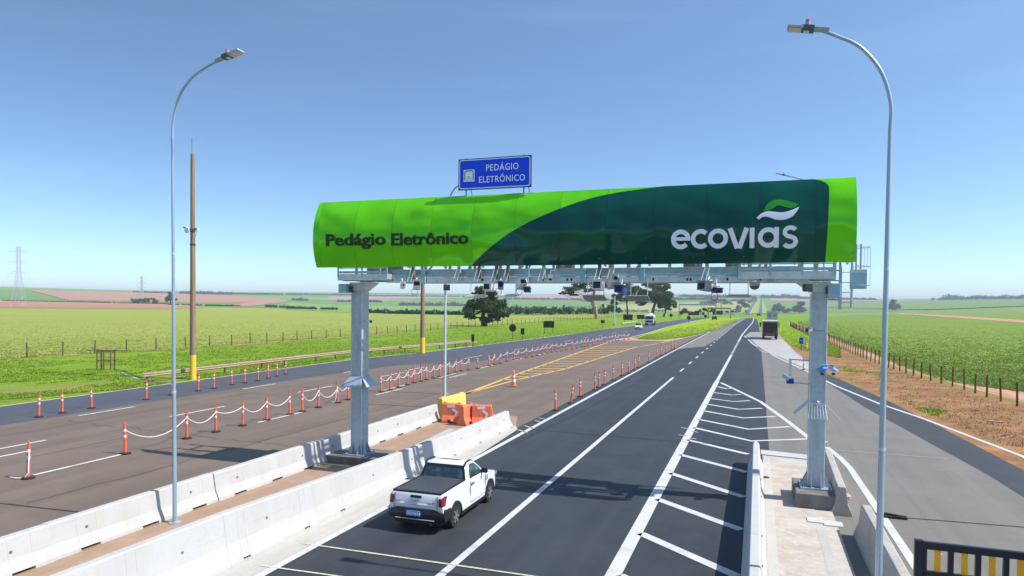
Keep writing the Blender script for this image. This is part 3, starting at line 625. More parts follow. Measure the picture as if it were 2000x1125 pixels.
for x in np.arange(-13.2, 1.9, 1.85):
    m.box(x-.06, x+.06, 22.38, 22.5, 6.6, 9.05, 'galvanised_steel'); m.bar((x, 22.44, 6.65), (min(x+1.85, 1.9), 22.44, 9.0), .06, .06, 'galvanised_steel')
for y in (21.66, 22.44): m.box(-13.9, 2.0, y-.06, y+.06, 8.98, 9.1, 'galvanised_steel')
for x in np.arange(-13.2, 2., 1.85): m.box(x-.04, x+.04, 21.7, 22.4, 8.99, 9.07, 'galvanised_steel')
m.build('truss', gan)
m = MB()      # walkway decks with toe boards and rails
m.box(-12.2, 1.2, 21.95, 22.72, 6.652, 6.68, 'galvanised_steel')
m.build('walkway', gan)
def platform(x0, x1, y0, y1):
    m = MB()
    m.box(x0, x1, y0, y0+.03, 6.55, 6.77, 'galvanised_pale'); m.box(x0, x1, 21.95 if x0 > -5 else y0+.03, y1, 6.56, 6.59, 'galvanised_steel')  # left deck runs full depth, shaped to cast a dark patch below
    for xx in (x0, x1-.03): m.box(xx, xx+.03, y0+.03, y1, 6.55, 6.77, 'galvanised_steel')
    m.box(x0, x1, y0-.012, y0+.04, 6.79, 6.87, 'galvanised_steel')
    for zz in (6.98, 7.2, 7.5): m.box(x0, x1, y0, y0+.03, zz-.02, zz+.02, 'galvanised_pale')
    k = max(2, round((x1-x0)/.95))
    for i in range(k+1): xx = x0+.03+(x1-x0-.06)*i/k; m.box(xx-.03, xx+.03, y0-.02, y0, 6.65, 7.5, 'galvanised_steel')
    m.build('platform', gan, bevel=.005)
platform(-13.93, -11.95, 20.95, 22.5); platform(-.55, 2.02, 20.95, 22.5)
for x0, x1 in ((-13.45, -12.65), (-12.6, -11.95), (-6.35, -5.75), (-2.2, -1.7), (-.95, -.5)): m = MB(); m.box(x0, x1, 22.1, 22.14, 6.68, 7.35, 'panel_grey'); m.build('equipment_panel', gan)
for x, dk in ((-11.05, 1), (-9.35, 0), (-8.62, 1), (-8.02, 1), (-7.62, 1), (-6.42, 0), (-4.62, 1), (-4.22, 0), (-1.42, 0)):
    m = MB(); m.box(x-.05, x+.05, 21.08, 21.17, 6.58, 7.5, 'brown_hanger' if dk else 'galvanised_steel')
    for q in (-.06, .07): m.bar((x+q, 21.05, 6.88), (x+q-.10, 21.0, 6.5), .018, .018, 'white_plastic')
    m.build('hanger', gan)
# caged ladder at the right end
lad = thing('caged_ladder', 'light blue caged access ladder hanging behind the right end of the gantry', 'ladder')
m = MB()
for q in (2.28, 2.60): m.tube([(q, 22.6, 5.75), (q, 22.6, 9.2)], .035, 'galvanised_steel', 8)
for z in np.arange(5.9, 9.1, .3): m.tube([(2.28, 22.6, z), (2.60, 22.6, z)], .012, 'galvanised_steel', 6)
m.box(2.25, 2.33, 22.55, 22.62, 5.7, 6.95, 'galvanised_steel')
for z in (6.85, 6.25, 6.55, 5.98): m.bar((1.95, 22.5, z), (2.3, 22.58, z), .03, .03, 'dark_steel')
m.build('rails', lad)
m = MB()
for z in (6.4, 6.95, 7.5):
    m.tube([(2.60+.42*math.sin(a), 22.6-.42*(1-math.cos(a)), z) for a in np.linspace(0, PI, 14)], .010, 'galvanised_steel', 5)
for a in (PI*.25, PI*.5, PI*.75): m.tube([(2.60+.42*math.sin(a), 22.6-.42*(1-math.cos(a)), 6.4), (2.60+.42*math.sin(a), 22.6-.42*(1-math.cos(a)), 7.5)], .007, 'galvanised_steel', 5)
m.build('safety_cage', lad)
m = MB(); m.box(2.50, 2.94, 22.2, 22.23, 6.30, 6.80, 'sky_box'); m.box(2.50, 2.94, 22.19, 22.24, 6.76, 6.86, 'galvanised_pale'); m.box(2.50, 2.94, 22.17, 22.2, 6.34, 6.36, 'galvanised_steel')
for q in (2.66, 2.78): m.box(q-.02, q+.02, 22.24, 22.28, 6.3, 7.6, 'galvanised_steel')
m.build('gate_panel', lad)
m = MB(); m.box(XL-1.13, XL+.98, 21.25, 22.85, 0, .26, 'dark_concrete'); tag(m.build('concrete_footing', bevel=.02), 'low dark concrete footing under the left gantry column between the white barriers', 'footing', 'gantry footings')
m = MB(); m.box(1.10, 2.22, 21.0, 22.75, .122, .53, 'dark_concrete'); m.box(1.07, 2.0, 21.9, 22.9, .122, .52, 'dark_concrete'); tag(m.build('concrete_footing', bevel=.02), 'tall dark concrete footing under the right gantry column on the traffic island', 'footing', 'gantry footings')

# ------------------------------------------------------------------ the green board
RB, ZB, YB = 2.32, 8.0, 20.6
def bpt(x, a, off=0.):      # a = surface angle: below 0 leans in at the foot, above 0 leans back at the top
    return (x, YB+RB-(RB+off)*math.cos(a), ZB+(RB+off)*math.sin(a))
def bz(z): return math.asin(max(-1, min(1, (z-ZB)/RB)))
A0, A1 = math.radians(-25.6), math.radians(34.5)
BX0, BX1 = -14.71, 2.47
board = thing('sign_board', 'long curved glossy green board with black and white lettering along the top of the gantry', 'sign')
def curved(x0f, x1f, mat, off, nx=70, na=22, edge=.0):
    m = MB(); vs = []
    for i in range(na+1):
        a = A0+(A1-A0)*i/na; xa, xb = x0f(a), x1f(a)
        for j in range(nx+1): vs.append(bpt(xa+(xb-xa)*j/nx, a, off))
    fs = [(i*(nx+1)+j, i*(nx+1)+j+1, (i+1)*(nx+1)+j+1, (i+1)*(nx+1)+j) for i in range(na) for j in range(nx)]
    m.add(vs, fs, mat); return m
m = curved(lambda a: BX0, lambda a: BX1, 'board_lime', 0)
n0 = len(m.v); vs = [bpt(x, A0+(A1-A0)*i/22, -.09) for x in (BX0, BX1) for i in range(23)]
m.add(vs, [(i, i+1, 23+i+1, 23+i) for i in range(22)], 'galvanised_pale')
for k in range(2):
    x = (BX0, BX1)[k]; vv = [bpt(x, A0+(A1-A0)*i/22, o) for i in range(23) for o in (0, -.09)]
    m.add(vv, [(2*i, 2*i+1, 2*i+3, 2*i+2) for i in range(22)], 'board_lime')
for a in (A0, A1): m.add([bpt(BX0, a, 0), bpt(BX1, a, 0), bpt(BX1, a, -.09), bpt(BX0, a, -.09)], [(0, 1, 2, 3)], 'board_lime')
bp = m.build('panel', board, smooth='all', recalc=False)
cz = [7.0, 7.28, 7.55, 7.99, 8.35, 8.68, 8.95, 9.1, 9.2, 9.26, 9.32]; cxx = [-8.80, -8.45, -8.1, -7.45, -6.75, -5.95, -5.15, -4.55, -3.9, -3.3, -2.6]
def xr(a):
    z = ZB+RB*math.sin(a); b = 1.72+(z-7.0)*.035
    t = max(0, z-9.0)/.30; return b-.42*(1-math.sqrt(max(0, 1-min(1, t)**2)))
m = curved(lambda a: lerp(ZB+RB*math.sin(a), cz, cxx), xr, 'board_dark', .004, 60, 44)
m.build('colour_band', board, smooth='all', recalc=False)
def on_board(vs, off=.006, z_shift=0): return [bpt(p[0], bz(p[2]), off-p[1]) for p in vs]
m = MB(); vs, fs = fit_text('Pedágio', -14.16, -11.82, 7.73, 8.13, .02, .02, 1.0, 'Pd'); m.add(on_board(vs, .024), fs, 'letter_black'); m.build('lettering', board); m = MB()
vs, fs = fit_text('Eletrônico', -11.60, -8.80, 7.70, 8.10, .02, .02, 1.0, 'El'); m.add(on_board(vs, .024), fs, 'letter_black')
m.build('lettering', board)
m = MB()      # white wordmark from thick strokes
def wm(path, w=.125):
    vs, fs = stroke(path, w, .05); m.add(on_board(vs, .006), fs, 'letter_white')
z0, z1 = 7.42, 7.97; zc = (z0+z1)/2; ro = .215; W = .125
zc = 7.695; ro = .212
wm(arc(-2.131, zc, ro, 0, 318)); wm([(-2.131-ro, zc+.01), (-2.131+ro+.055, zc+.01)], .10)
wm(arc(-1.573, zc, ro, 46, 314))
wm(arc(-1.095, zc, ro, 0, 360, 32))
wm([(-.775, z1), (-.575, z0)], .128); wm([(-.325, z1), (-.515, z0)], .128); wm([(-.60, z0+.05), (-.49, z0+.05)], .10)
wm([(-.181, z0), (-.181, z1)], .126)
wm(arc(.245, zc, ro, 0, 360, 32)); wm([(.457, z0), (.457, z1)], .124)
wm(arc(.815, 7.828, .145, 30, 270, 16, .118)+arc(.800, 7.572, .155, 90, -150, 18, .128)[1:], .115)
m.build('lettering', board)
m = MB()
def leaf(pts, mat, off=.006, ext=.04):
    n = len(pts); vs = [(p[0], -ext, p[1]) for p in pts]+[(p[0], 0, p[1]) for p in pts]
    bm = bmesh.new(); bv = [bm.verts.new((p[0], p[1], 0)) for p in pts]; es = [bm.edges.new((bv[i], bv[(i+1) % n])) for i in range(n)]
    bm.verts.index_update(); bmesh.ops.triangle_fill(bm, edges=es); tri = [tuple(v.index for v in f.verts) for f in bm.faces]; bm.free()
    m.add(on_board(vs, off), tri+[tuple(i+n for i in t) for t in tri]+[(i, (i+1) % n, n+(i+1) % n, n+i) for i in range(n)], mat)
def px(q): return [(-2.385+(a-565)/(1435-565)*3.40+.0, 7.42+(508-b)/(508-372)*.55) for a, b in q]
def smooth_curve(p, k=5):
    out = []
    for i in range(len(p)-1):
        p0 = Vector(p[max(0, i-1)]); p1 = Vector(p[i]); p2 = Vector(p[i+1]); p3 = Vector(p[min(len(p)-1, i+2)])
        for j in range(k):
            t = j/k; out.append(tuple(.5*((2*p1)+(-p0+p2)*t+(2*p0-5*p1+4*p2-p3)*t*t+(-p0+3*p1-3*p2+p3)*t**3)))
    return out+[tuple(p[-1])]
leaf(px(smooth_curve([(1203, 263), (1222, 222), (1260, 192), (1310, 184), (1370, 198), (1436, 222)])+smooth_curve([(1430, 226), (1395, 248), (1350, 238), (1300, 226), (1255, 250), (1206, 264)])[1:-1]), 'leaf_green')
leaf(px(smooth_curve([(1158, 305), (1185, 280), (1225, 264), (1275, 268), (1330, 274), (1385, 262), (1438, 240)])+smooth_curve([(1434, 250), (1400, 298), (1350, 322), (1290, 322), (1230, 300), (1195, 302), (1172, 318)])[0:]), 'letter_white')
m.build('emblem', board)
for x in np.arange(-14.2, 2.4, 1.38):
    m = MB(); m.bar((x, 20.75, 7.2), (x, 21.64, 7.0), .05, .05, 'galvanised_steel'); m.bar((x, 21.0, 9.2), (x, 21.64, 9.0), .05, .05, 'galvanised_steel'); m.box(x-.03, x+.03, 21.56, 21.64, 7.0, 9.02, 'galvanised_steel'); m.build('bracket', board)

# ------------------------------------------------------------------ blue road sign above the board
rs = thing('road_sign', 'blue toll sign with white lettering and a toll pictogram standing above the green board', 'sign', (0, 20.95, 5.8*(1-20.95/22.2)))
rs.scale = (20.95/22.2, 1, 20.95/22.2)
SX0, SX1, SZ0, SZ1 = -9.87, -7.21, 9.70, 10.77
def rrect(x0, x1, z0, z1, r, n=6):
    q = []
    for cx, cz_, a in ((x1-r, z1-r, 0), (x0+r, z1-r, 90), (x0+r, z0+r, 180), (x1-r, z0+r, 270)):
        q += [(cx+r*math.cos(math.radians(a+90*i/n)), cz_+r*math.sin(math.radians(a+90*i/n))) for i in range(n+1)]
    return q
m = MB(); m.box(SX0, SX1, -.02, .03, SZ0, SZ1, 'sign_edge')
pl = m.build('panel', rs)
m = MB()
def plate(p, y, mat, mm): mm.add([(a, y, b) for a, b in p]+[(a, y+.004, b) for a, b in p], [tuple(range(len(p))), tuple(range(2*len(p)-1, len(p)-1, -1))]+[(i, (i+1) % len(p), len(p)+(i+1) % len(p), len(p)+i) for i in range(len(p))], mat)
plate(rrect(SX0+.035, SX1-.035, SZ0+.035, SZ1-.035, .09), -.0245, 'sign_white', m); plate(rrect(SX0+.065, SX1-.065, SZ0+.065, SZ1-.065, .07), -.029, 'sign_blue', m)
m.build('sign_face', pl)
m = MB()
vs, fs = fit_text('PEDÁGIO', -8.83, -7.66, 10.315, 10.53, .004, .004, 1.12, 'P'); m.add([(p[0], -.033+p[1], p[2]) for p in vs], fs, 'sign_white'); m.build('lettering', pl); m = MB()
vs, fs = fit_text('ELETRÔNICO', -9.09, -7.43, 9.925, 10.135, .004, .004, 1.12, 'E'); m.add([(p[0], -.033+p[1], p[2]) for p in vs], fs, 'sign_white')
m.build('lettering', pl)
m = MB(); plate(rrect(-9.67, -9.26, 9.985, 10.395, .015), -.0335, 'sign_white', m)
for p in ([(-9.62, 10.03), (-9.62, 10.32), (-9.60, 10.35), (-9.33, 10.35), (-9.31, 10.32), (-9.31, 10.03)],): vs, fs = stroke(p, .028, .004); m.add([(a, -.0345+b, c) for a, b, c in vs], fs, 'letter_black')
for p, w in (([(-9.54, 10.045), (-9.50, 10.10), (-9.43, 10.10), (-9.39, 10.045)], .016), ([(-9.51, 10.13), (-9.465, 10.15), (-9.42, 10.13)], .03), ([(-9.57, 10.03), (-9.36, 10.03)], .012)):
    vs, fs = stroke(p, w, .004); m.add([(a, -.0345+b, c) for a, b, c in vs], fs, 'grey_plastic')
m.build('pictogram', pl)
for x in (-9.60, -7.49):
    m = MB(); m.bar((x, .06, 9.15), (x, .06, 10.81), .05, .05, 'sign_blue_pale'); m.bar((x+.17, .42, 9.05), (x+.12, .09, 9.95), .03, .03, 'sign_blue_pale'); m.build('support', rs)

# ------------------------------------------------------------------ equipment hung under the gantry (each a thing of its own)
def cam_box(name, u, v, w, h, body, lens, label, yaw=0., pitch=-.35, Y=21.0, loop=False, side=0):
    x, y, z = AT(u, v, Y); t = thing(name, label, 'camera', (x, y, z), yaw, 'cameras and sensors under the gantry')
    R = Matrix.Rotation(pitch, 4, 'X')
    m = MB(); m.box(-w/2, w/2, -w*.9, w*.7, -h/2, h/2, body, R); m.box(-w*.56, w*.56, -w*1.15, w*.72, h/2, h/2+.02, body, R); m.build('housing', t, bevel=.012)
    m = MB(); m.box(-w*.40, w*.40, -w*.93, -w*.88, -h*.38, h*.34, lens, R); m.tube([R @ Vector((0, -w*.98, -.01)), R @ Vector((0, -w*.92, -.01))], h*.24, 'black_plastic', 12); m.build('lens', t)
    if side: m = MB(); m.tube([(0, .1, 0), (side*.5, .14, 0)], .02, 'grey_plastic', 6); m.build('mount', t)
    else: m = MB(); m.tube([(0, .02, h/2), (0, .05, h/2+.10), (0, .1, max(.16, 6.62-z))], .022, 'white_plastic', 8); m.box(-.09, .09, 0, .14, h/2+.05, h/2+.08, 'panel_white'); m.build('mount', t)
    if loop:
        m = MB(); m.tube([(-.05+.10*math.sin(a)-.02, -.02, -h/2-.10+.12*math.cos(a)) for a in np.linspace(0, 2*PI, 16)], .009, 'dark_steel', 5, False); m.build('cable', t)
    return t
cam_box('camera', 787, 559, .13, .15, 'white_plastic', 'black_plastic', 'small white camera with dark cap, leftmost under the gantry', .9)
cam_box('camera', 814, 558, .24, .20, 'white_plastic', 'black_plastic', 'white box camera with looped cable beside the brown utility pole', .5, loop=True)
cam_box('camera', 955, 561, .24, .24, 'white_plastic', 'black_plastic', 'white boxy camera with a square dark window above the dark tree', 0, -.1)
cam_box('camera', 978, 559, .17, .16, 'navy_plastic', 'navy_glass', 'blue camera with hanging cables next to the white boxy camera over the dark tree', .3, loop=True)
cam_box('camera', 1018, 556, .24, .20, 'white_plastic', 'black_plastic', 'white angled camera with a cable loop right of the two plates over the dark tree', .7, -.5, loop=True)
cam_box('camera', 1030, 567, .21, .12, 'navy_plastic', 'navy_glass', 'small dark blue camera tucked under the white angled camera', .2, -.1)
cam_box('camera', 1169, 558, .28, .28, 'white_plastic', 'navy_glass', 'large white box camera with dark window over the pale-trunked tree', 0, -.1)
cam_box('camera', 1197, 552, .26, .24, 'panel_white', 'grey_plastic', 'round-backed white camera tilted down right of the large white box camera', .6, -.6)
cam_box('camera', 1213, 566, .26, .19, 'navy_plastic', 'navy_glass', 'dark blue camera with white top in front of the spreading trees', -.2, -.1)
cam_box('camera', 1381, 560, .30, .25, 'grey_plastic', 'navy_glass', 'grey camera with dark blue face hanging alone right of the trees', -.6, -.1)
cam_box('camera', 1400, 568, .24, .13, 'navy_plastic', 'navy_glass', 'small blue camera with a cable ring under the grey camera', .3, 0, loop=True)
t = thing('dome_camera', 'white dome camera on a short arm in front of the gantry beam', 'camera', AT(1075, 541, 20.9), 0, 'cameras and sensors under the gantry')
m = MB(); m.lathe([(.03, .10), (.085, .06), (.09, -.02), (.06, -.05)], (0, 0, 0), 'white_plastic', 14); m.build('housing', t, smooth=True)
m = MB(); m.lathe([(.058, -.05), (.05, -.09), (.02, -.115)], (0, 0, 0), 'black_plastic', 12); m.build('lens', t, smooth=True)
m = MB(); m.tube([(0, 0, .08), (0, .02, .2), (.12, .03, .2), (.14, .1, .42)], .025, 'white_plastic', 8); m.build('mount', t)
t = thing('dome_camera', 'grey round dome camera bolted under the gantry beam near the right column', 'camera', AT(1474, 553, 21.35), 0, 'cameras and sensors under the gantry')
m = MB(); m.lathe([(.10, .16), (.14, .12), (.15, .02), (.14, 0)], (0, 0, -.08), 'grey_plastic', 16); m.build('housing', t, smooth=True)
m = MB(); m.lathe([(.135, 0), (.12, -.06), (.07, -.10), (.01, -.115)], (0, 0, -.08), 'dark_steel', 16); m.build('lens', t, smooth=True)
def antenna(u, v, w, d, mat, label, roll=0., tilt=0.12, Y=21.1):
    x, y, z = AT(u, v, Y); t = thing('antenna_panel', label, 'antenna', (x, y, z), 0, 'flat antenna panels hung under the gantry')
    R = Matrix.Rotation(tilt, 4, 'X'); m = MB(); m.box(-w/2, w/2, -d/2, d/2, -.02, .02, mat, R); m.box(-w*.42, w*.42, -d*.36, d*.36, .02, .05, 'panel_white', R); m.build('plate', t, bevel=.008)
    for q in (-w*.38, w*.38): m = MB(); m.tube([(q, .1, .03), (q, .12, max(.2, 6.5-z))], .014, 'galvanised_pale', 6); m.box(q-.04, q+.04, .06, .14, .03, .07, 'white_plastic'); m.build('hanger', t)
    return t
antenna(931, 579, .66, .42, 'panel_white', 'pale flat antenna panel hung on rods before the left part of the dark tree')
antenna(990, 578, .70, .42, 'panel_white', 'pale flat antenna panel hung on rods before the right part of the dark tree')
antenna(1162, 582, .68, .50, 'panel_grey', 'dark tilted antenna panel hung over the pale tree trunk', 0, -.28)
antenna(1247, 583, .66, .50, 'panel_grey', 'dark tilted antenna panel hung in front of the spreading trees', 0, -.28)
antenna(1443, 578, .66, .46, 'panel_grey', 'thin level antenna panel hung on long rods against the sky right of the trees', 0, .02)
def flood(u, v, Y, w, h, label, yaw=0., arm=None):
    x, y, z = AT(u, v, Y); t = thing('floodlight', label, 'floodlight', (x, y, z), yaw, 'floodlights')
    m = MB(); m.box(-w/2, w/2, -.05, .05, -h/2, h/2, 'black_plastic'); m.box(-w*.44, w*.44, .05, .09, -h*.4, h*.4, 'dark_steel')
    for k in range(5): m.box(-w*.46+k*w*.2, -w*.46+k*w*.2+.02, .09, .12, -h*.4, h*.4, 'black_plastic')
    m.build('housing', t, bevel=.01)
    m = MB(); m.box(-w*.42, w*.42, -.056, -.05, -h*.4, h*.4, 'car_glass'); m.build('lens', t)
    if arm: m = MB(); m.tube(arm, .016, 'white_plastic', 6); m.build('bracket', t)
    return t
flood(1578, 562, 21.2, .24, .22, 'black floodlight under the gantry beam beside the right column', .4, [(.05, .05, -.1), (.08, -.02, -.17), (-.02, -.1, -.14)])
# devices fixed on the columns
t = cam_box('camera', 724, 628, .10, .09, 'galvanised_pale', 'black_plastic', 'tiny dark camera on the upper side of the left gantry column', .6, 0, 21.6, side=-.5)
t = cam_box('camera', 1582, 645, .13, .11, 'grey_plastic', 'black_plastic', 'grey tube camera sticking out left from the right gantry column', -.9, 0, 21.7, side=.9)
for u, lab, yw in ((1606, 'bright blue camera housing on the front of the right gantry column', .5), (1629, 'pale blue camera housing on the outer side of the right gantry column', -.7)):
    x, y, z = AT(u, 721, 21.55 if u < 1620 else 21.8); t = thing('camera', lab, 'camera', (x, y, z), yw, 'cameras on the right gantry column')
    R = Matrix.Rotation(-.45, 4, 'X'); m = MB(); m.box(-.08, .08, -.16, .10, -.05, .045, 'sky_blue_lamp' if u < 1620 else 'sky_box', R); m.box(-.095, .095, -.20, .11, .045, .06, 'sky_box', R); m.build('housing', t, bevel=.01)
    m = MB(); m.lathe([(.05, 0), (.06, .03), (.05, .07)], (0, -.02, -.17), 'navy_plastic', 12); m.build('lens', t)
t = thing('camera_pair', 'pair of arms with blue and pale cameras left of the right gantry column', 'camera', AT(1543, 742, 21.75), 0, 'cameras on the right gantry column')
m = MB(); m.tube([(0, 0, -.05), (0, 0, .62)], .035, 'galvanised_pale', 10); m.bar((0, 0, .60), (.72, .1, .57), .05, .04, 'galvanised_steel'); m.bar((.05, 0, -.07), (.75, .1, -.12), .05, .04, 'galvanised_steel'); m.build('arm', t)
m = MB(); m.box(-.10, .10, -.14, .1, -.10, .05, 'navy_plastic'); m.build('blue_camera', t, bevel=.01)
R = Matrix.Rotation(.6, 4, 'Y'); m = MB(); m.box(-.24, -.04, -.16, .08, -.05, .05, 'sky_box', R); m.box(-.26, -.02, -.18, .1, .05, .07, 'galvanised_pale', R); m.build('pale_camera', t, bevel=.01)

# ------------------------------------------------------------------ street lamps
def lamp(label, base, pts, r0_, r1_, head_dir, col='lamp_steel', tail=.62):
    """pts: pole and arm path relative to the base; head_dir: outward direction of the luminaire"""
    t = thing('street_lamp', label, 'street lamp', base, 0, 'curved street lamps')
    n = len(pts); m = MB(); P = smooth_curve3(pts[1:], 6); P = [Vector(pts[0])]+P
    m.tube(P, [r0_ if i == 0 else r1_*(1.06-.12*i/len(P)) for i in range(len(P))], col, 12)
    b = P[0]; m.tube([b, b+Vector((0, 0, .03))], r0_*2.6, col, 14)
    for f in (.35, .72):
        q = Vector(pts[0]).lerp(Vector(pts[1]), f); m.tube([q, q+Vector((0, 0, .05))], (r0_+(r1_-r0_)*f)*1.12, 'galvanised_pale', 12)
    m.build('pole', t, smooth=True)
    d = Vector(head_dir).normalized(); e = P[-1]; s_ = d.cross(Vector((0, 1, 0)));
    m = MB(); m.bar(e-d*.18, e+d*.12, .09, .08, 'grey_plastic', (0, 0, 1)); m.bar(e+d*.08, e+d*.30, .20, .10, 'dark_steel'); m.bar(e+d*.28, e+d*tail, .24, .05, 'galvanised_steel'); h = m.build('luminaire', t, bevel=.01)
    dn = Vector((0, 1, 0)).cross(d); dn = dn if dn.z < 0 else -dn
    m = MB(); m.bar(e+d*.30+dn*.036, e+d*(tail-.03)+dn*.036, .22, .008, 'panel_white'); m.bar(e+d*.16+dn*.055, e+d*.26+dn*.055, .10, .01, 'white_plastic'); m.build('lamp_lens', h)
    m = MB(); c = e+d*.20-dn*.05
    m.lathe([(.045, 0), (.045, .08), (.03, .09)], c, 'grey_plastic', 10); m.lathe([(.04, .09), (.042, .115), (.02, .14)], c, 'pink_dome', 10); m.build('photocell', h)
    return t
def smooth_curve3(p, k=5):
    out = []
    p = [Vector(q) for q in p]
    for i in range(len(p)-1):
        p0 = p[max(0, i-1)]; p1 = p[i]; p2 = p[i+1]; p3 = p[min(len(p)-1, i+2)]
        for j in range(k):
            t = j/k; out.append(.5*((2*p1)+(-p0+p2)*t+(2*p0-5*p1+4*p2-p3)*t*t+(-p0+3*p1-3*p2+p3)*t**3))
    return out+[p[-1]]
lamp('tall curved lamp post between the two white barrier rows, arm bending right', (-14.22, 14.0, 0), [(0, 0, 0), (-.05, 0, 9.7), (-.03, 0, 10.36), (.17, 0, 11.0), (.50, 0, 11.38), (.92, 0, 11.62), (1.52, 0, 11.83)], .058, .031, (1, 0, .22))
lamp('tallest curved lamp post on the traffic island, arm bending left over the lanes', (2.14, 14.0, .12), [(0, 0, 0), (.04, 0, 8.8), (.04, 0, 9.32), (-.13, 0, 9.9), (-.47, 0, 10.36), (-.83, 0, 10.59), (-1.16, 0, 10.76)], .065, .033, (-1, 0, .18), tail=.55)
x, y, z = AT(1588, 358, 60.); lamp('distant curved lamp whose head shows above the right end of the green board', (x+.9, 60, 0), [(0, 0, 0), (0, 0, z-1.6), (-.05, 0, z-.9), (-.45, 0, z-.25), (-.95, 0, z+.05), (-1.9, 0, z+.42), (-2.9, 0, z+.72)], .09, .05, (-1, 0, .3), tail=.8)
x, y, z = AT(880, 382, 40.); lamp('distant curved lamp with its arm passing behind the blue toll sign', (x-.3, 40, 0), [(0, 0, 0), (0, 0, z-1.4), (.05, 0, z-.8), (.3, 0, z), (.62, 0, z+.45), (1.1, 0, z+.75)], .09, .05, (1, 0, .25), tail=.7)
# slim white pole with a floodlight box
bx, by = G(868, 797); tp = AT(872, 568, by)
o = thing('light_pole', 'slim pale pole behind the yellow plastic barrier carrying a black floodlight', 'pole', (bx, by, 0)); m = MB(); m.tube([(0, 0, 0), (.02, 0, tp[2]-.2)], [.085, .06], 'galvanised_pale', 10); m.tube([(0, 0, 0), (0, 0, .03)], .2, 'galvanised_pale', 12); m.build('shaft', o, smooth=True)
m = MB(); m.tube([(.02, 0, tp[2]-.25), (.02, 0, tp[2]-.1)], .075, 'galvanised_pale', 10); m.build('collar', o)
flood(872.5, 561.5, by-.12, .36, .33, 'black floodlight box on top of the slim pale pole')
# brown utility poles with yellow feet
def upole(u, v, ttop, r, label, gear):
    bx, by = G(u, v); tz = AT(ttop[0], ttop[1], by)
    t = thing('utility_pole', label, 'utility pole', (bx, by, 0), 0, 'brown utility poles')
    m = MB(); m.tube([(0, 0, 1.8), (0, 0, tz[2])], [r, r*.66], 'wood_pole', 14); m.build('shaft', t, smooth=True)
    m = MB(); m.tube([(0, 0, 0), (0, 0, 1.8)], [r*1.06, r*1.02], 'yellow_paint', 14); m.build('yellow_foot', t, smooth=True)
    if gear:
        m = MB(); m.tube([(-r*.3, 0, tz[2]-.1), (-r*.3, 0, tz[2]+1.2)], .018, 'dark_steel', 6); m.build('lightning_rod', t)
        g = AT(374, 450, by)[2]
        m = MB(); m.lathe([(r*.9, -.12), (r*.9, .12)], (0, 0, g), 'dark_steel', 14); m.lathe([(r*.95, -.06), (r*.95, .06)], (0, 0, g-1.05), 'dark_steel', 14)
        m.bar((0, -.1, g+.05), (-.5, -.15, g+.18), .05, .05, 'dark_steel'); m.bar((0, -.1, g+.02), (.6, -.15, g+.0), .05, .05, 'dark_steel'); m.tube([(.5, -.15, g), (.36, -.15, g-.55), (.2, -.1, g-1.0)], .012, 'dark_steel', 5); m.build('clamp', t)
        m = MB(); m.lathe([(.20, -.05), (.24, 0), (.16, .1), (.05, .14)], (-.36, -.2, g+.02), 'white_plastic', 14, 'y'); m.box(-.66, -.44, -.24, -.12, g+.16, g+.24, 'dark_steel'); m.build('siren', t)
        m = MB(); m.box(.38, .74, -.3, -.1, g-.02, g+.12, 'white_plastic'); m.box(.40, .58, -.34, -.29, g, g+.1, 'black_plastic'); m.build('camera', t)
    return t
upole(377, 741, (370, 302), .215, 'brown wooden utility pole with yellow foot, sirens and a lightning rod', True)
upole(825, 690, (822, 470), .27, 'brown wooden utility pole with yellow foot rising behind the gantry beam', False)

# ------------------------------------------------------------------ delineator posts, chains, cones
def make_post():
    t = thing('delineator_post', 'x', 'delineator', (0, 0, 0))
    m = MB(); m.lathe([(.058, .05), (.052, .12), (.050, .55), (.050, 1.06)], (0, 0, 0), 'orange_rubber', 12); m.build('tube', t, smooth=True)
    m = MB(); m.lathe([(.20, 0), (.20, .03), (.15, .055), (.07, .065)], (0, 0, 0), 'black_rubber', 14); m.build('base', t)
    for z in (.62, .84):
        m = MB(); m.lathe([(.0535, z), (.0535, z+.10)], (0, 0, 0), 'reflective_white', 12); m.build('reflective_band', t, smooth=True)
    m = MB(); m.tube([(.045*math.cos(a), 0, 1.06+.13*math.sin(a)) for a in np.linspace(0, PI, 8)], .017, 'orange_rubber', 6); m.lathe([(.056, .98), (.056, 1.01)], (0, 0, 0), 'orange_rubber', 12); m.build('grip', t)
    return t
proto = make_post(); used = [False]
def post(u, v, label, group, tilt=(0, 0)):
    x, y = G(u, v); z = .012; rz = random.uniform(-.8, .8)
    if not used[0]:
        used[0] = True; proto.location = (x, y, z); proto.rotation_euler = (tilt[0], tilt[1], rz); proto['label'] = label; proto['group'] = group; return proto
    return dup(proto, (x, y, z), rz, label, group, tilt)
rowA = [(76, 815), (122, 807), (179, 798), (286, 781), (335, 772), (387, 764), (418, 759), (453, 752), (478, 748), (504, 744), (524, 739), (541, 735), (558, 731)]
rowB = [(55, 935), (245, 887), (365, 857), (422, 844), (474, 832), (521, 821), (566, 810), (591, 804), (622, 796), (660, 787), (680, 781), (745, 766), (762, 762), (779, 757), (796, 752), (809, 748), (822, 745), (833, 742), (847, 739), (859, 736), (877, 731), (890, 727), (901, 725), (915, 723), (933, 720), (955, 715), (966, 712), (977, 710), (990, 706),
    (1004, 704), (1012, 702), (1028, 698), (1040, 697), (1050, 695), (1059, 692), (1067, 690), (1078, 688), (1087, 687), (1096, 686), (1106, 684), (1118, 682), (1127, 680), (1136, 678), (1142, 677), (1148, 676), (1158, 675), (1164, 674), (1170, 673), (1176, 671), (1183, 669), (1190, 669), (1196, 667), (1202, 666), (1208, 665), (1219, 664), (1228, 663)]
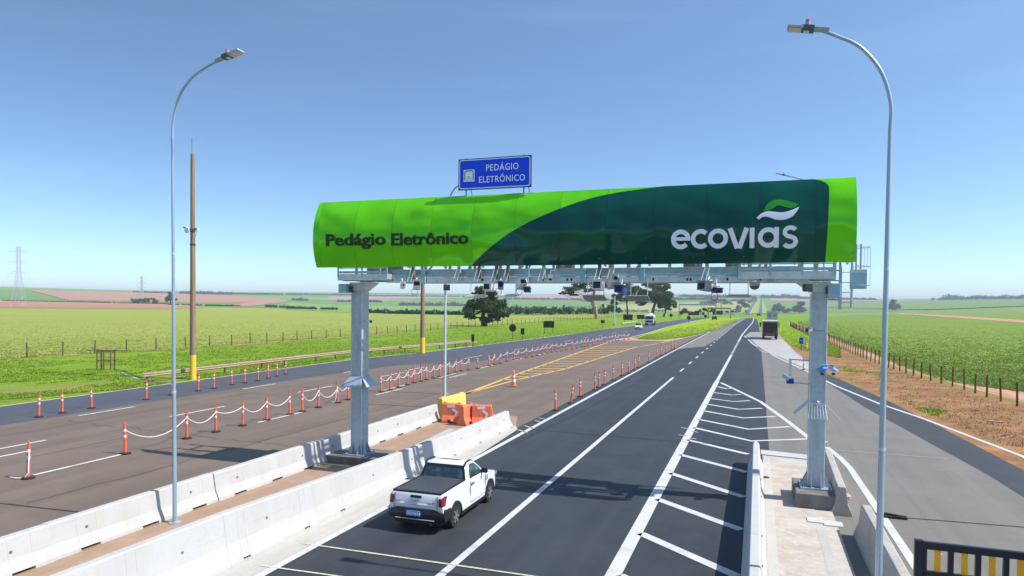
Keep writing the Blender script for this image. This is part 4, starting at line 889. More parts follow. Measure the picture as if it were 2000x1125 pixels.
rowC = [(1085, 802), (1115, 788), (1133, 775), (1162, 762), (1169, 757), (1180, 752), (1198, 743), (1215, 734), (1228, 729), (1240, 723), (1247, 718), (1267, 708), (1283, 699), (1291, 694), (1301, 690), (1312, 682), (1318, 681)]
tl = lambda: (random.gauss(0, .025), random.gauss(0, .025))
for i, p in enumerate(rowA): post(*p, 'orange delineator post along the grass edge, %s from the left of its row' % ordw(i+1), 'delineators along the grass edge', tl())
PB = []
for i, p in enumerate(rowB): PB.append(post(*p, 'orange delineator post of the chained row, %s counting from the camera' % ordw(i+1), 'delineators in the chained row', tl()))
for i, p in enumerate(rowC): post(*p, 'orange delineator post beside the main lane line, %s counting from the camera' % ordw(i+1), 'delineators beside the main lane', (.12, .05) if i == 1 else tl())
x, y = G(1569, 723); dup(proto, (x, y, .02), .3, 'lone orange delineator post on the striped pavers by the right gantry column', 'delineators on the right')
cm = 0
gaps = {0: -.75, 1: .50, 2: .35, 3: .16, 4: .36, 5: .30, 6: None, 7: .42, 8: .45, 9: .25, 10: None, 11: .22, 12: .3, 13: .3, 14: .38, 15: .28, 16: .18, 17: .35, 18: .28, 19: .15, 20: .4, 21: .12, 22: .3, 23: None, 24: None, 25: .4, 26: .45}
def chain(a, b, sag, label):
    A = Vector((a[0], a[1], .90)); B = Vector((b[0], b[1], .90)); mid = (A+B)/2; n = 14
    P = [A.lerp(B, i/n)-Vector((0, 0, 4*sag*(i/n)*(1-i/n)))-mid for i in range(n+1)]
    m = MB(); m.tube(P, .016, 'chain_plastic', 6)
    return tag(m.build('chain', loc=mid, smooth=True), label, 'chain', 'plastic chains between the delineators')
chain((-25.4, 12.1), (-22.11, 15.8), .22, 'white plastic chain running off the left frame edge from the nearest chained post')
for i in range(1, 55):
    s_ = gaps.get(i, random.choice((.2, .3, .38, .15, .3)))
    if s_ is None: continue
    a, b = G(*rowB[i]), G(*rowB[i+1])
    chain(a, b, s_, 'white plastic chain sagging between the %s and %s posts of the chained row' % (ordw(i+1), ordw(i+2)))
x, y = G(55, 935); m = MB(); m.tube([(.05, .0, .82), (.09, -.05, .5), (.08, -.05, .2), (.0, -.12, .03), (-.3, -.2, .03), (-.55, -.18, .03)], .02, 'chain_plastic', 6); tag(m.build('chain', loc=(x, y, .012)), 'white chain end hanging down the nearest chained post onto the asphalt', 'chain', 'loose chain ends')
x, y = G(660, 787); m = MB(); m.tube([(.0, -.07, .82), (-.05, -.09, .5), (-.09, -.1, .2), (-.15, -.12, .03), (-.3, -.14, .03)], .02, 'chain_plastic', 6); tag(m.build('chain', loc=(x, y, .012)), 'white chain end hanging down a post left of the left gantry column', 'chain', 'loose chain ends')
def cone(u, v, h, label):
    x, y = G(u, v); t = thing('traffic_cone', label, 'traffic cone', (x, y, .02), .3, 'traffic cones')
    m = MB(); m.box(-.19*h, .19*h, -.19*h, .19*h, 0, .06, 'orange_plastic'); m.build('base', t, bevel=.015)
    r = lambda z: .165*h+(.045*h-.165*h)*(z-.05)/(h-.05)
    m = MB(); m.lathe([(r(z), z) for z in (.05, h*.5, h)]+[(r(h)*.6, h)], (0, 0, 0), 'orange_plastic', 16); m.build('body', t, smooth=True)
    for a, b in ((.30, .46), (.58, .72)):
        m = MB(); m.lathe([(r(a*h)+.004, a*h), (r(b*h)+.004, b*h)], (0, 0, 0), 'reflective_white', 16); m.build('reflective_band', t, smooth=True)
    m = MB(); m.lathe([(r(h)+.004, h*.92), (r(h)+.006, h), (.01, h+.03)], (0, 0, 0), 'yellow_plastic', 12); m.build('cap', t)
cone(1003, 755, 1.08, 'large orange and white cone at the tip of the yellow hatching')
cone(1575, 682, 1.15, 'orange and white cone on the soil beside the small blue sign')

# ------------------------------------------------------------------ water-filled plastic barriers
def wbar(name, loc, rz, mat, label, L=.92, H=.92, chev=True, grp='plastic barriers at the end of the median'):
    t = thing(name, label, 'plastic barrier', (*loc, .02), rz, grp)
    pr = [(-.27, 0), (-.27, .10), (-.16, .34), (-.13, H-.06), (-.10, H), (.10, H), (.13, H-.06), (.16, .34), (.27, .10), (.27, 0)]
    m = MB()
    def sec(x0, x1, zb, k=1.):
        p = [(a*k, max(b, zb)) for a, b in pr]; m.prism(p, x0, x1, mat, lambda q, a, b: (q, a, b))
    sec(-L/2, -L*.16, 0); sec(-L*.16, L*.16, .16); sec(L*.16, L/2, 0)
    m.build('body', t, bevel=.02)
    m = MB(); m.box(-L*.46, -L*.30, -.06, .06, H, H+.04, mat); m.box(L*.30, L*.46, -.06, .06, H, H+.04, mat)
    m.tube([(L/2+.02, 0, H*.2), (L/2+.02, 0, H*.8)], .05, mat, 10); m.box(L/2-.02, L/2+.002, -.055, .055, H*.45, H*.62, 'black_plastic'); m.build('coupling', t)
    if chev:
        m = MB(); y = -.152; tilt = .03/.5
        for a in ([(-L*.22, .78), (L*.20, .80)], [(L*.06, .66), (L*.30, .50), (L*.22, .28)]):
            vs, fs = stroke(a, .13, .006); m.add([(p[0], -.137-(.80-p[2])*tilt+p[1], p[2]) for p in vs], fs, 'reflective_white')
        m.build('white_arrow', t)
wbar('plastic_barrier', G(883, 825), .12, 'orange_plastic', 'orange plastic barrier with white arrow, foremost beside the slim pole foot')
wbar('plastic_barrier', G(911, 829), 1.40, 'orange_plastic', 'orange plastic barrier turned end-on between the other two orange ones', chev=False)
wbar('plastic_barrier', G(941, 829), .25, 'orange_plastic', 'orange plastic barrier half hidden behind the end of the white concrete barrier')
wbar('plastic_barrier', (-14.72, 32.5), 1.50, 'yellow_plastic', 'long yellow plastic barrier closing the end of the white concrete row', 2.5, 1.02, False)
m = MB(); m.box(-.09, .09, -.09, .09, 0, .05, 'orange_plastic'); m.lathe([(.06, .05), (.04, .12)], (0, 0, 0), 'orange_plastic', 10); tag(m.build('barrier_foot', loc=(-14.55, 30.72, .012)), 'small broken orange foot lying at the end of the white barrier row', 'rubble')

# ------------------------------------------------------------------ guard rail, fences, timber frame, gate
def rail_path(pts, n=60): return smooth_curve3([(p[0], p[1], 0) for p in pts], max(2, n//len(pts)))
gp = [(-39.9, 36.5), (-39.95, 42), (-40.0, 52), (-39.9, 63), (-38.6, 72), (-37.3, 80), (-36.9, 86), (-36.95, 90)]
t = thing('guard_rail', 'rusty steel guard rail along the grass edge in front of the brown utility poles', 'guard rail')
P = rail_path(gp); m = MB()
wprof = [(-.03, .44), (.05, .50), (.05, .54), (-.02, .585), (-.02, .605), (.05, .65), (.05, .69), (-.03, .75)]
vs = []
for i, p in enumerate(P):
    d = (P[min(i+1, len(P)-1)]-P[max(i-1, 0)]).normalized(); n = Vector((d.y, -d.x, 0)); dz = -max(0, (i-len(P)+8)/8)*.42
    for a, b in wprof: q = p+n*a; vs.append((q.x, q.y, b+dz))
K = len(wprof); m.add(vs, [(i*K+j, (i+1)*K+j, (i+1)*K+j+1, i*K+j+1) for i in range(len(P)-1) for j in range(K-1)], 'rust_guardrail'); r = m.build('rail', t, smooth=True, recalc=False)
md = r.modifiers.new('thick', 'SOLIDIFY'); md.thickness = .012
acc = 0; last = P[0]; nextd = .3
for p in P[1:-6]:
    acc += (p-last).length; last = p
    if acc >= nextd:
        m = MB(); m.box(-.14, -.03, -.05, .05, 0, .70, 'dark_steel'); q = m.build('post', t, loc=(p.x, p.y, 0)); nextd += 3.8
def fence(label, pts, n_posts, hgt, mat, group=None, wires=3, thick=.07):
    t = thing('wire_fence', label, 'fence'); P = [Vector((a, b, 0)) for a, b in pts]
    L = [0]
    for a, b in zip(P[:-1], P[1:]): L.append(L[-1]+(b-a).length)
    def at(s): i = max(0, min(len(L)-2, int(np.searchsorted(L, s))-1)); f = (s-L[i])/(L[i+1]-L[i]); return P[i].lerp(P[i+1], f)
    s_, k, Q = 0., 0, []
    protos = []
    for h in (0, 1, 2):
        m = MB(); m.tube([(0, 0, 0), (.02*(h-1), .01, hgt*(.94+.05*h))], [thick, thick*.85], mat, 6); o = m.build('post', t); protos.append(o)
    first = [True]*3
    while s_ < L[-1] and k < n_posts:
        p = at(s_); h = random.randrange(3); o = protos[h]
        if first[h]: first[h] = False
        else:
            o = protos[h].copy(); COL.objects.link(o); o.parent = t
        o.location = p; o.rotation_euler = (random.gauss(0, .03), random.gauss(0, .03), random.uniform(0, 6)); Q.append(p); s_ += (L[-1]/n_posts)*random.uniform(.93, 1.07) if n_posts < 200 else 2; k += 1
    for w in range(wires):
        m = MB(); z = hgt*(.3+.6*w/max(1, wires-1)); m.tube([(p.x, p.y, z) for p in Q], .006, 'fence_wood', 4); m.build('wire', t)
fence('dark wooden post fence between the mown grass and the striped crop field', [(-69.2, 34), (-68.0, 48), (-67.0, 56), (-65.0, 64), (-64.3, 74), (-64.9, 90), (-63.9, 105), (-63.9, 125), (-64.6, 150), (-64.0, 180), (-62.5, 215), (-60, 260), (-56, 315)], 78, 1.45, 'fence_wood')
fence('dark wooden post fence along the dirt track by the green field', [(17.6, 33), (16.1, 41), (14.34, 48.6), (13.65, 57), (12.6, 63.5), (11.85, 72.8), (11.2, 84), (10.9, 100), (10.5, 122), (9.6, 150), (8.9, 190), (8.7, 215)], 90, 1.4, 'fence_red', thick=.065)
bx, by = G(207, 722); t = thing('timber_frame', 'weathered wooden tree guard frame with loose poles on top in the grass', 'timber frame', (bx, by, 0), .35)
t.scale = (.74, .74, .80)
for i, (x, y) in enumerate(((-.75, -.4), (.75, -.4), (.75, .4), (-.75, .4), (0, -.42))):
    m = MB(); m.tube([(x, y, 0), (x, y, 2.0)], .085, 'old_timber', 7); m.build('leg', t)
m = MB()
for a, b in (((-.8, -.4, 1.9), (.8, -.4, 1.9)), ((-.8, .4, 1.9), (.8, .4, 1.9)), ((-.75, -.5, 1.85), (-.75, .5, 1.85)), ((.75, -.5, 1.85), (.75, .5, 1.85)), ((-.8, -.4, 1.0), (.0, -.42, 1.05)), ((0, -.42, .95), (.8, -.4, .9)), ((-.8, .4, 1.0), (.8, .4, .95))): m.tube([a, b], .05, 'old_timber', 6)
m.build('rails', t)
m = MB()
for a, b in (((-1.9, -.2, 2.0), (2.2, .0, 2.0)), ((-1.4, .2, 2.05), (2.6, -.3, 1.98)), ((-2.2, .1, 1.96), (1.1, .35, 2.04)), ((-.6, -.45, 2.05), (2.7, .35, 1.94))): m.tube([a, b], .035, 'old_timber', 6)
m.build('loose_poles', t)
t = thing('drain_channel', 'narrow dark drainage channel running from the timber frame to the asphalt', 'drain')
m = MB(); rib(m, [G(225, 722), G(238, 725), G(255, 732), G(272, 738), G(285, 742)], .34, .022, 'black_plastic'); rib(m, [G(295, 744), G(306, 748)], .34, .022, 'black_plastic'); rib(m, [G(238, 727.5), G(253, 734), G(270, 740.5)], .16, .026, 'pale_concrete'); m.build('channel', t, recalc=False)
# black and yellow gate at the near right corner
def yat(Y, u, v): return AT(u, v, Y)
gy = 14.3; x0, _, zt = AT(1786, 1055, gy)
t = thing('gate', 'black steel gate with yellow upright slats at the lower right corner', 'gate', (x0, gy, 0), -.012)
m = MB(); m.box(0, .14, -.06, .06, 0, zt+.02, 'gate_black'); m.build('end_post', t, bevel=.008)
WG = 3.2
m = MB(); m.box(.14, WG, -.045, .045, zt-.13, zt-.0, 'gate_black'); m.box(.14, WG, -.045, .045, zt-.62, zt-.53, 'gate_black'); m.box(.14, WG, -.045, .045, .12, .22, 'gate_black'); m.box(.14, .20, -.045, .045, .22, zt-.13, 'gate_black')
k = 0; xs = .20
while xs < WG-.3:
    m.box(xs+.33, xs+.42, -.04, .04, .22, zt-.13, 'gate_black'); xs += .42; k += 1
m.build('frame', t, bevel=.006)
for i in range(k):
    a = .20+.42*i+.12; m = MB(); m.box(a, a+.10, -.012, .012, zt-.54, zt-.12, 'gate_yellow'); m.build('slat', t)
# covers, rubble and pit on the island
for (u, v, w, d, lab) in ((1592, 1017, .40, .40, 'pale square pit cover set in the island, left one of two'), (1627, 1024, .46, .40, 'pale square pit cover set in the island, right one of two')):
    x, y = G(u, v, .12); m = MB(); m.box(-w/2, w/2, -d/2, d/2, .0, .02, 'white_paint_concrete'); tag(m.build('pit_cover', loc=(x, y, .125), bevel=.006), lab, 'cover', 'pit covers on the island')
x, y = G(1738, 1012); m = MB(); m.box(-.42, .42, -.09, .09, 0, .06, 'black_rubber'); m.tube([(-.4, -.06, .06), (-.1, .05, .09), (.2, -.04, .08), (.42, .03, .05)], .03, 'black_rubber', 6); tag(m.build('rubber_block', loc=(x, y, .02), bevel=.02), 'flat black rubber block on the asphalt right of the nearest lamp post', 'block')
x, y = G(1496, 933, .12); m = MB(); m.lathe([(.12, 0), (.10, .03), (.03, .05)], (0, 0, 0), 'truck_rust', 9); tag(m.build('rubble', loc=(x, y, .12)), 'small rusty lump on the island beside the left barrier', 'rubble')
x, y = G(1654, 975); m = MB(); m.lathe([(.10, 0), (.11, .08), (.05, .14), (.01, .15)], (0, 0, 0), 'pale_concrete', 7); tag(m.build('rubble', loc=(x, y, .02)), 'pale broken stone beside the grey barrier right of the gantry footing', 'rubble')
x, y = G(1944, 825); m = MB(); m.box(-.35, .35, -.06, .06, 0, .05, 'pale_concrete'); tag(m.build('litter', loc=(x, y, .02)), 'pale scrap lying in the weeds beside the right-hand edge line', 'litter')

# ------------------------------------------------------------------ signs along the far carriageway
def back_sign(u0, u1, v0, v1, vb, legs, label, cat='sign', rnd=False, mat='sign_back', name='road_sign', extra=None):
    uc = (u0+u1)/2; bx, by, bz_ = HIT(uc, vb); z0 = AT(uc, v1, by)[2]; z1 = AT(uc, v0, by)[2]; xa, xb = AT(u0, v1, by)[0], AT(u1, v1, by)[0]
    w = (xb-xa)/2; t = thing(name, label, cat, (bx, by, bz_), 0, 'roadside signs'); z0 -= bz_; z1 -= bz_
    m = MB()
    if rnd: r = (z1-z0)/2; m.lathe([(r, 0), (r, .03)], (0, 0, (z0+z1)/2), mat, 20, 'y')
    else: m.box(-w, w, 0, .03, z0, z1, mat)
    p = m.build('panel', t)
    if extra: extra(t, p, w, z0, z1)
    else:
        m = MB(); [m.box(-w*.8, w*.8, -.03, 0, z0+(z1-z0)*f, z0+(z1-z0)*f+.05, 'dark_steel') for f in (.25, .7)]; m.build('stiffener', p)
    for f in legs:
        m = MB(); m.box(w*f-.04, w*f+.04, .03, .10, -.02, z0+.1 if not rnd else (z0+z1)/2, 'dark_steel'); m.build('leg', t)
back_sign(994, 1008, 633, 648, 663, (0,), 'round black-backed road sign left of the narrow one by the far carriageway', rnd=True)
back_sign(1017, 1024, 641, 653, 663, (0,), 'narrow upright black-backed marker right beside the round sign')
back_sign(1061, 1082, 627, 640, 653, (-.8, .8), 'wide black-backed sign on two legs left of the small square one')
back_sign(920.5, 926, 653, 667, 677, (0,), 'narrow black-backed marker by the end of the guard rail')
back_sign(1173, 1181, 625, 631, 640, (0,), 'small square black-backed sign before the pale tree trunk')
back_sign(1217, 1235.5, 614, 625, 631, (-.7, .7), 'wide black-backed sign on two legs under the spreading trees, left of the white truck')
back_sign(1244, 1258, 615, 623, 631, (-.6, .5), 'black-backed sign partly behind the white tank truck')
back_sign(1307, 1314, 612.5, 619, 624, (0,), 'small round black-backed sign right of the white tank truck', rnd=True)
back_sign(1341, 1349, 617, 624.5, 631, (0,), 'round black-backed sign standing in the median grass', rnd=True)
back_sign(1374.5, 1381, 614.5, 620.5, 626, (0,), 'round black-backed sign in the far median before the yellow portal', rnd=True)
back_sign(1344, 1356.5, 609.5, 615.8, 619, (-.6, .6), 'low black-backed panel left of the taller one by the far portal')
back_sign(1356.5, 1366, 607, 615.5, 619, (-.6, .6), 'taller black-backed panel between two low ones by the far portal')
back_sign(1368, 1376, 610, 615, 619, (-.6, .6), 'small low black-backed panel right of the taller one')
back_sign(1391.5, 1412, 607.2, 614.5, 618, (-.6, .6), 'broad dark panel under the yellow portal')
def small_blue(t, p, w, z0, z1):
    m = MB()
    for k in range(3): m.box(-w*.5+k*w*.42, -w*.5+k*w*.42+w*.22, -.006, 0, z0+(z1-z0)*.48, z0+(z1-z0)*.56, 'sign_white')
    m.build('lettering', p)
back_sign(1560.5, 1569, 659, 671.5, 684, (0,), 'small blue sign on a dark post beside the cone on the soil', mat='sign_blue', extra=small_blue)
def twin(t, p, w, z0, z1):
    h = z1-z0
    for s in (-.5, .5):
        m = MB(); m.box(w*s-w*.44, w*s+w*.44, -.012, 0, z0+h*.08, z1-h*.18, 'sign_grey'); q = m.build('sign_face', p)
        m = MB(); m.tube([(w*s+w*.26*math.cos(a), -.02, z0+h*.52+w*.26*math.sin(a)) for a in np.linspace(0, 2*PI, 20)], .05, 'sign_back', 5); m.box(w*s-w*.12, w*s+w*.12, -.02, -.013, z0+h*.48, z0+h*.56, 'sign_back'); m.build('pictogram', q)
back_sign(1497, 1518.5, 608, 624, 631, (-.6, .6), 'wide grey-blue sign with two round symbols above the parked dark truck', mat='sign_grey', extra=twin)

# ------------------------------------------------------------------ vehicles
def wheel(t, x, y, r, w, rim='rim_silver'):
    m = MB(); s = 1 if x > 0 else -1
    m.lathe([(r*.62, -w/2), (r*.92, -w/2), (r, -w*.32), (r, w*.32), (r*.92, w/2), (r*.62, w/2)], (0, 0, 0), 'black_rubber', 24, 'x'); o = m.build('wheel', t, loc=(x, y, r), smooth=True)
    m = MB(); m.lathe([(r*.63, s*w*.1), (r*.63, s*w*.50), (r*.56, s*w*.47), (r*.54, s*w*.25)], (0, 0, 0), rim, 20, 'x')
    for k in range(6):
        a = k*PI/3; m.bar((s*w*.34, 0, 0), (s*w*.40, r*.58*math.cos(a), r*.58*math.sin(a)), .05, .10*r/.32, rim, (1, 0, 0))
    m.lathe([(r*.16, s*w*.3), (r*.13, s*w*.46)], (0, 0, 0), rim, 10, 'x'); m.build('rim', o)
def pickup():
    px0, py0 = (-8.03, 17.52)
    t = thing('pickup_truck', 'small white pickup truck with black bed cover driving away in the left lane', 'pickup', (px0, py0, .012), math.radians(0.5)); t.scale = (.90, .90, .91)
    def arch(c, r=.385, n=9, z0=.30): return [(c+r*math.cos(a), .31+r*math.sin(a)) for a in np.linspace(-.02, PI+.02, n)]
    # lower body: side outline with wheel openings, swept across five width stations
    fa, ra = 1.33, -1.40
    out = [(-2.20, .60), (-2.225, .68), (-2.215, .86), (-2.20, 1.02), (-2.16, 1.10), (-1.2, 1.105), (-.45, 1.10), (.2, 1.075), (.86, 1.04), (1.0, 1.03), (1.45, .985), (1.85, .91), (2.08, .80), (2.20, .62), (2.22, .42), (2.12, .30)]
    out += [(fa+.385, .30)]+arch(fa)+[(fa-.385, .28), (ra+.385, .28)]+arch(ra)+[(ra-.385, .36), (-1.92, .56)]
    def wid(y, z):
        w = .865
        if z > .70: w -= (z-.70)*.10
        if z < .40: w -= (.40-z)*.12
        if y > 1.4: w -= ((y-1.4)/.82)**2*.16
        if y < -1.9: w -= ((-1.9-y)/.3)**2*.035
        return w
    m = MB(); k = len(out); rows = []
    st = [(-1, .0), (-1, .045), (1, .045), (1, 0)]
    vs = []
    for s, ins in st:
        for y, z in out:
            w = wid(y, z)-ins; zz = z
            if ins == 0 and z > 1.0: w -= .03; zz = z-.025
            vs.append((s*w, y, zz))
    fs = [tuple(range(k-1, -1, -1)), tuple(range(3*k, 4*k))]
    for r in range(3): fs += [(r*k+i, r*k+(i+1) % k, (r+1)*k+(i+1) % k, (r+1)*k+i) for i in range(k)]
    m.add(vs, fs, 'car_white'); body = m.build('body', t, bevel=.014, smooth=True)
    # cabin
    def ring(z, yb, yf, w, rr=.10):
        q = []
        for sx, yy, a0 in ((1, yf, 0), (-1, yf, 90), (-1, yb, 180), (1, yb, 270)):
            cx = sx*(w-rr); cy = yy-rr if yy == yf else yy+rr
            for i in range(4): a = math.radians(a0+30*i); q.append((cx+rr*math.cos(a), cy+rr*math.sin(a), z))
        return q
    rings = [ring(1.02, -.50, 1.06, .80), ring(1.10, -.47, .98, .79), ring(1.34, -.36, .66, .725), ring(1.48, -.29, .44, .675), ring(1.54, -.20, .32, .63), ring(1.57, -.05, .20, .45), ring(1.575, .02, .12, .25)]
    vs = [p for r in rings for p in r]; n = 16
    fs = [(i*n+j, i*n+(j+1) % n, (i+1)*n+(j+1) % n, (i+1)*n+j) for i in range(len(rings)-1) for j in range(n)]+[tuple(range((len(rings)-1)*n, len(rings)*n))]
    m = MB(); m.add(vs, fs, 'car_white'); cab = m.build('cabin', t, smooth='all')
    def cabx(z): return lerp(z, [1.02, 1.10, 1.34, 1.48, 1.54], [.80, .79, .725, .675, .63])
    def caby(z, front): return lerp(z, [1.02, 1.10, 1.34, 1.48, 1.54], [1.06, .98, .66, .44, .32] if front else [-.50, -.47, -.36, -.29, -.20])
    def pane(name, mat, pts, off, par):
        m = MB(); nn = (Vector(pts[1])-Vector(pts[0])).cross(Vector(pts[-1])-Vector(pts[0])).normalized()*off; k = len(pts)
        m.add([Vector(p)+nn for p in pts]+[Vector(p)-nn*.6 for p in pts], [tuple(range(k)), tuple(range(2*k-1, k-1, -1))]+[(i, (i+1) % k, k+(i+1) % k, k+i) for i in range(k)], mat); return m.build(name, par)
    zb, ztp = 1.11, 1.485
    pane('rear_frame', 'car_black', [(-cabx(zb)+.03, caby(zb, 0), zb-.03), (cabx(zb)-.03, caby(zb, 0), zb-.03), (cabx(ztp)-.03, caby(ztp, 0), ztp+.01), (-cabx(ztp)+.03, caby(ztp, 0), ztp+.01)], .014, cab)
    pane('rear_window', 'glass_reflect', [(-cabx(zb)+.12, caby(zb, 0)-.012, zb), (cabx(zb)-.12, caby(zb, 0)-.012, zb), (cabx(ztp)-.10, caby(ztp, 0)-.008, ztp-.03), (-cabx(ztp)+.10, caby(ztp, 0)-.008, ztp-.03)], .018, cab)
    pane('windscreen', 'car_glass', [(cabx(1.1)-.1, .985, 1.09), (-cabx(1.1)+.1, .985, 1.09), (-cabx(1.49)+.08, .435, 1.49), (cabx(1.49)-.08, .435, 1.49)], .02, cab)
    for s in (1, -1):
        q = [(s*(cabx(1.105)+.002), -.22, 1.105), (s*(cabx(1.08)+.004), .78, 1.09), (s*(cabx(1.30)+.002), .58, 1.30), (s*(cabx(1.48)), .30, 1.475), (s*(cabx(1.49)), -.02, 1.49), (s*(cabx(1.36)), -.13, 1.36)]
        if s < 0: q = q[::-1]
        pane('side_window', 'glass_reflect', q, .012, cab)
        m = MB(); m.tube([(s*.645, -.30, 1.475), (s*.64, -.20, 1.545), (s*.62, -.08, 1.565), (s*.61, .10, 1.57), (s*.60, .28, 1.545)], .03, 'car_black', 8); m.build('roof_rail', cab, smooth=True)
        m = MB(); m.box(s*.90-.095, s*.90+.095, .70, .80, 1.08, 1.23, 'car_black'); m.box(s*.81-.05, s*.81+.05, .72, .77, 1.07, 1.11, 'car_black'); m.build('mirror', t, bevel=.03)
        # door shut lines, handle, sill and arch flares
        m = MB(); X = s*.862
        for y in (-.30, .92): m.box(X-.012, X+.006, y-.006, y+.006, .42, 1.04, 'dark_steel')
        m.box(X-.012, X+.006, -.30, .92, .415, .425, 'dark_steel'); m.build('door_gap', t)
        m = MB(); m.box(s*.855-.02, s*.855+.02, -.18, -.02, .93, .965, 'car_black'); m.box(s*.86-.01, s*.86+.008, 1.05, 1.10, .80, .95, 'car_black'); m.build('door_handle', t, bevel=.006)
        m = MB(); m.box(s*.845-.025, s*.845+.025, -1.0, .95, .24, .34, 'car_black'); m.build('side_sill', t, bevel=.01)
        for c in (fa, ra):
            m = MB(); A = np.linspace(-.05, PI+.05, 16); vs = []
            for a in A:
                for rr, xo in ((.375, .0), (.375, .028), (.445, .022), (.445, -.02)):
                    yy = c+rr*math.cos(a); zz = .31+rr*math.sin(a); vs.append((s*(wid(yy, zz)+xo), yy, zz))
            m.add(vs, [(i*4+j, i*4+(j+1) % 4, (i+1)*4+(j+1) % 4, (i+1)*4+j) for i in range(15) for j in range(4)]+[(0, 1, 2, 3), (63, 62, 61, 60)], 'car_black'); m.build('wheel_arch', t, smooth=True)
    # tonneau cover, tailgate furniture, bumper
    m = MB(); vs = []
    for i in range(9):
        y = -2.12+1.70*i/8
        for j in range(7): x = -.70+1.40*j/6; vs.append((x, y, 1.125+.02*math.sin(PI*j/6)+.006*math.sin(i*2.)))
    m.add(vs, [(i*7+j, i*7+j+1, (i+1)*7+j+1, (i+1)*7+j) for i in range(8) for j in range(6)], 'bed_cover')
    m.box(-.745, .745, -2.165, -2.11, 1.075, 1.135, 'car_black'); m.box(-.75, -.70, -2.14, -.42, 1.09, 1.138, 'car_black'); m.box(.70, .75, -2.14, -.42, 1.09, 1.138, 'car_black'); m.build('bed_cover', t, smooth=True)
    m = MB()
    for s in (-1, 1): m.box(s*.655-.005, s*.655+.005, -2.232, -2.20, .66, 1.06, 'dark_steel')
    m.box(-.655, .655, -2.236, -2.20, .655, .665, 'dark_steel'); m.build('tailgate_gap', t)
    m = MB(); m.box(-.17, .17, -2.235, -2.19, .97, 1.045, 'car_black'); m.build('tailgate_handle', t, bevel=.02)
    m = MB(); m.add([(-.64, -2.232, .83), (.64, -2.232, .83), (.64, -2.246, .80), (-.64, -2.246, .80), (-.64, -2.215, .80), (.64, -2.215, .80)], [(0, 1, 2, 3), (3, 2, 5, 4), (0, 3, 4), (1, 5, 2), (0, 4, 5, 1)], 'car_white'); m.box(-.62, -.44, -2.238, -2.21, .895, .903, 'grey_plastic'); m.box(.40, .60, -2.238, -2.21, .865, .878, 'grey_plastic'); m.build('crease', t)
    m = MB(); vs, fs = fit_text('FIAT', -.16, .13, .855, .915, .0, .006); m.add([(p[0], -2.236+p[1], p[2]) for p in vs], fs, 'chrome'); m.build('emblem', t)
    m = MB(); vs, fs = fit_text('FIAT', -.16, .13, .765, .82, .0, .003); m.add([(p[0], -2.236+p[1], p[2]) for p in vs], fs, 'rim_silver'); m.build('emblem', t)  # lower row is the letters' shadow, put in as thin silver letters
    for s in (-1, 1):
        m = MB(); pr = [(-2.238, .78), (-2.238, 1.0), (-2.12, 1.03), (-1.92, 1.03), (-2.03, .91), (-2.07, .79)]
        m.add([(s*.69, y if i > 1 else y, z) for i, (y, z) in enumerate(pr)]+[(s*(wid(y, z)+.008), y, z) for y, z in pr], [tuple(range(5, -1, -1)), tuple(range(6, 12))]+[(i, (i+1) % 6, 6+(i+1) % 6, 6+i) for i in range(6)], 'tail_red'); m.build('tail_light', t, bevel=.02)
    m = MB(); q = 14; sec = [(-2.20, .345), (-2.27, .36), (-2.315, .45), (-2.31, .60), (-2.265, .69), (-2.18, .695), (-1.95, .60), (-1.95, .36)]; vs = []
    for i in range(q+1):
        t_ = -1+2*i/q; fwd = abs(t_)**3*.13
        for a, b in sec: vs.append((t_*.872, a+(fwd if a < -2.1 else 0), b))
    m.add(vs, [(i*8+k_, i*8+(k_+1) % 8, (i+1)*8+(k_+1) % 8, (i+1)*8+k_) for i in range(q) for k_ in range(8)]+[tuple(range(7, -1, -1)), tuple(range(q*8, q*8+8))], 'car_black'); m.build('rear_bumper', t, smooth=True)
    for s in (-1, 1): m = MB(); m.box(s*.80-.075, s*.80+.075, -2.10, -1.74, .37, .67, 'car_black'); m.build('bumper_corner', t, bevel=.03)
    m = MB(); m.box(-.60, .60, -2.325, -2.29, .395, .42, 'grey_plastic'); m.build('bumper_lip', t, bevel=.01)
    m = MB(); m.box(-.24, .18, -2.325, -2.30, .50, .635, 'plate_blue'); pt = m.build('number_plate', t, bevel=.006)
    m = MB(); vs, fs = fit_text('GCX4J53', -.235, .175, .515, .60, .0, .003); m.add([(p[0], -2.328+p[1], p[2]) for p in vs], fs, 'plate_ink'); m.box(-.25, .19, -2.3285, -2.325, .615, .632, 'sign_blue'); m.build('lettering', pt)
    m = MB(); m.box(-.72, .72, -2.1, 2.05, .22, .40, 'car_black'); m.box(-.60, .60, -1.75, 1.7, .40, .68, 'car_black'); m.tube([(.45, -2.2, .27), (.45, -1.6, .27)], .035, 'dark_steel', 8); m.build('underbody', t)
    for s in (-1, 1):
        m = MB(); m.box(s*.66-.14, s*.66+.14, 2.06, 2.16, .70, .82, 'chrome'); m.build('headlight', t, bevel=.02)
        for y in (fa, ra): wheel(t, s*.755, y, .315, .20)
pickup()
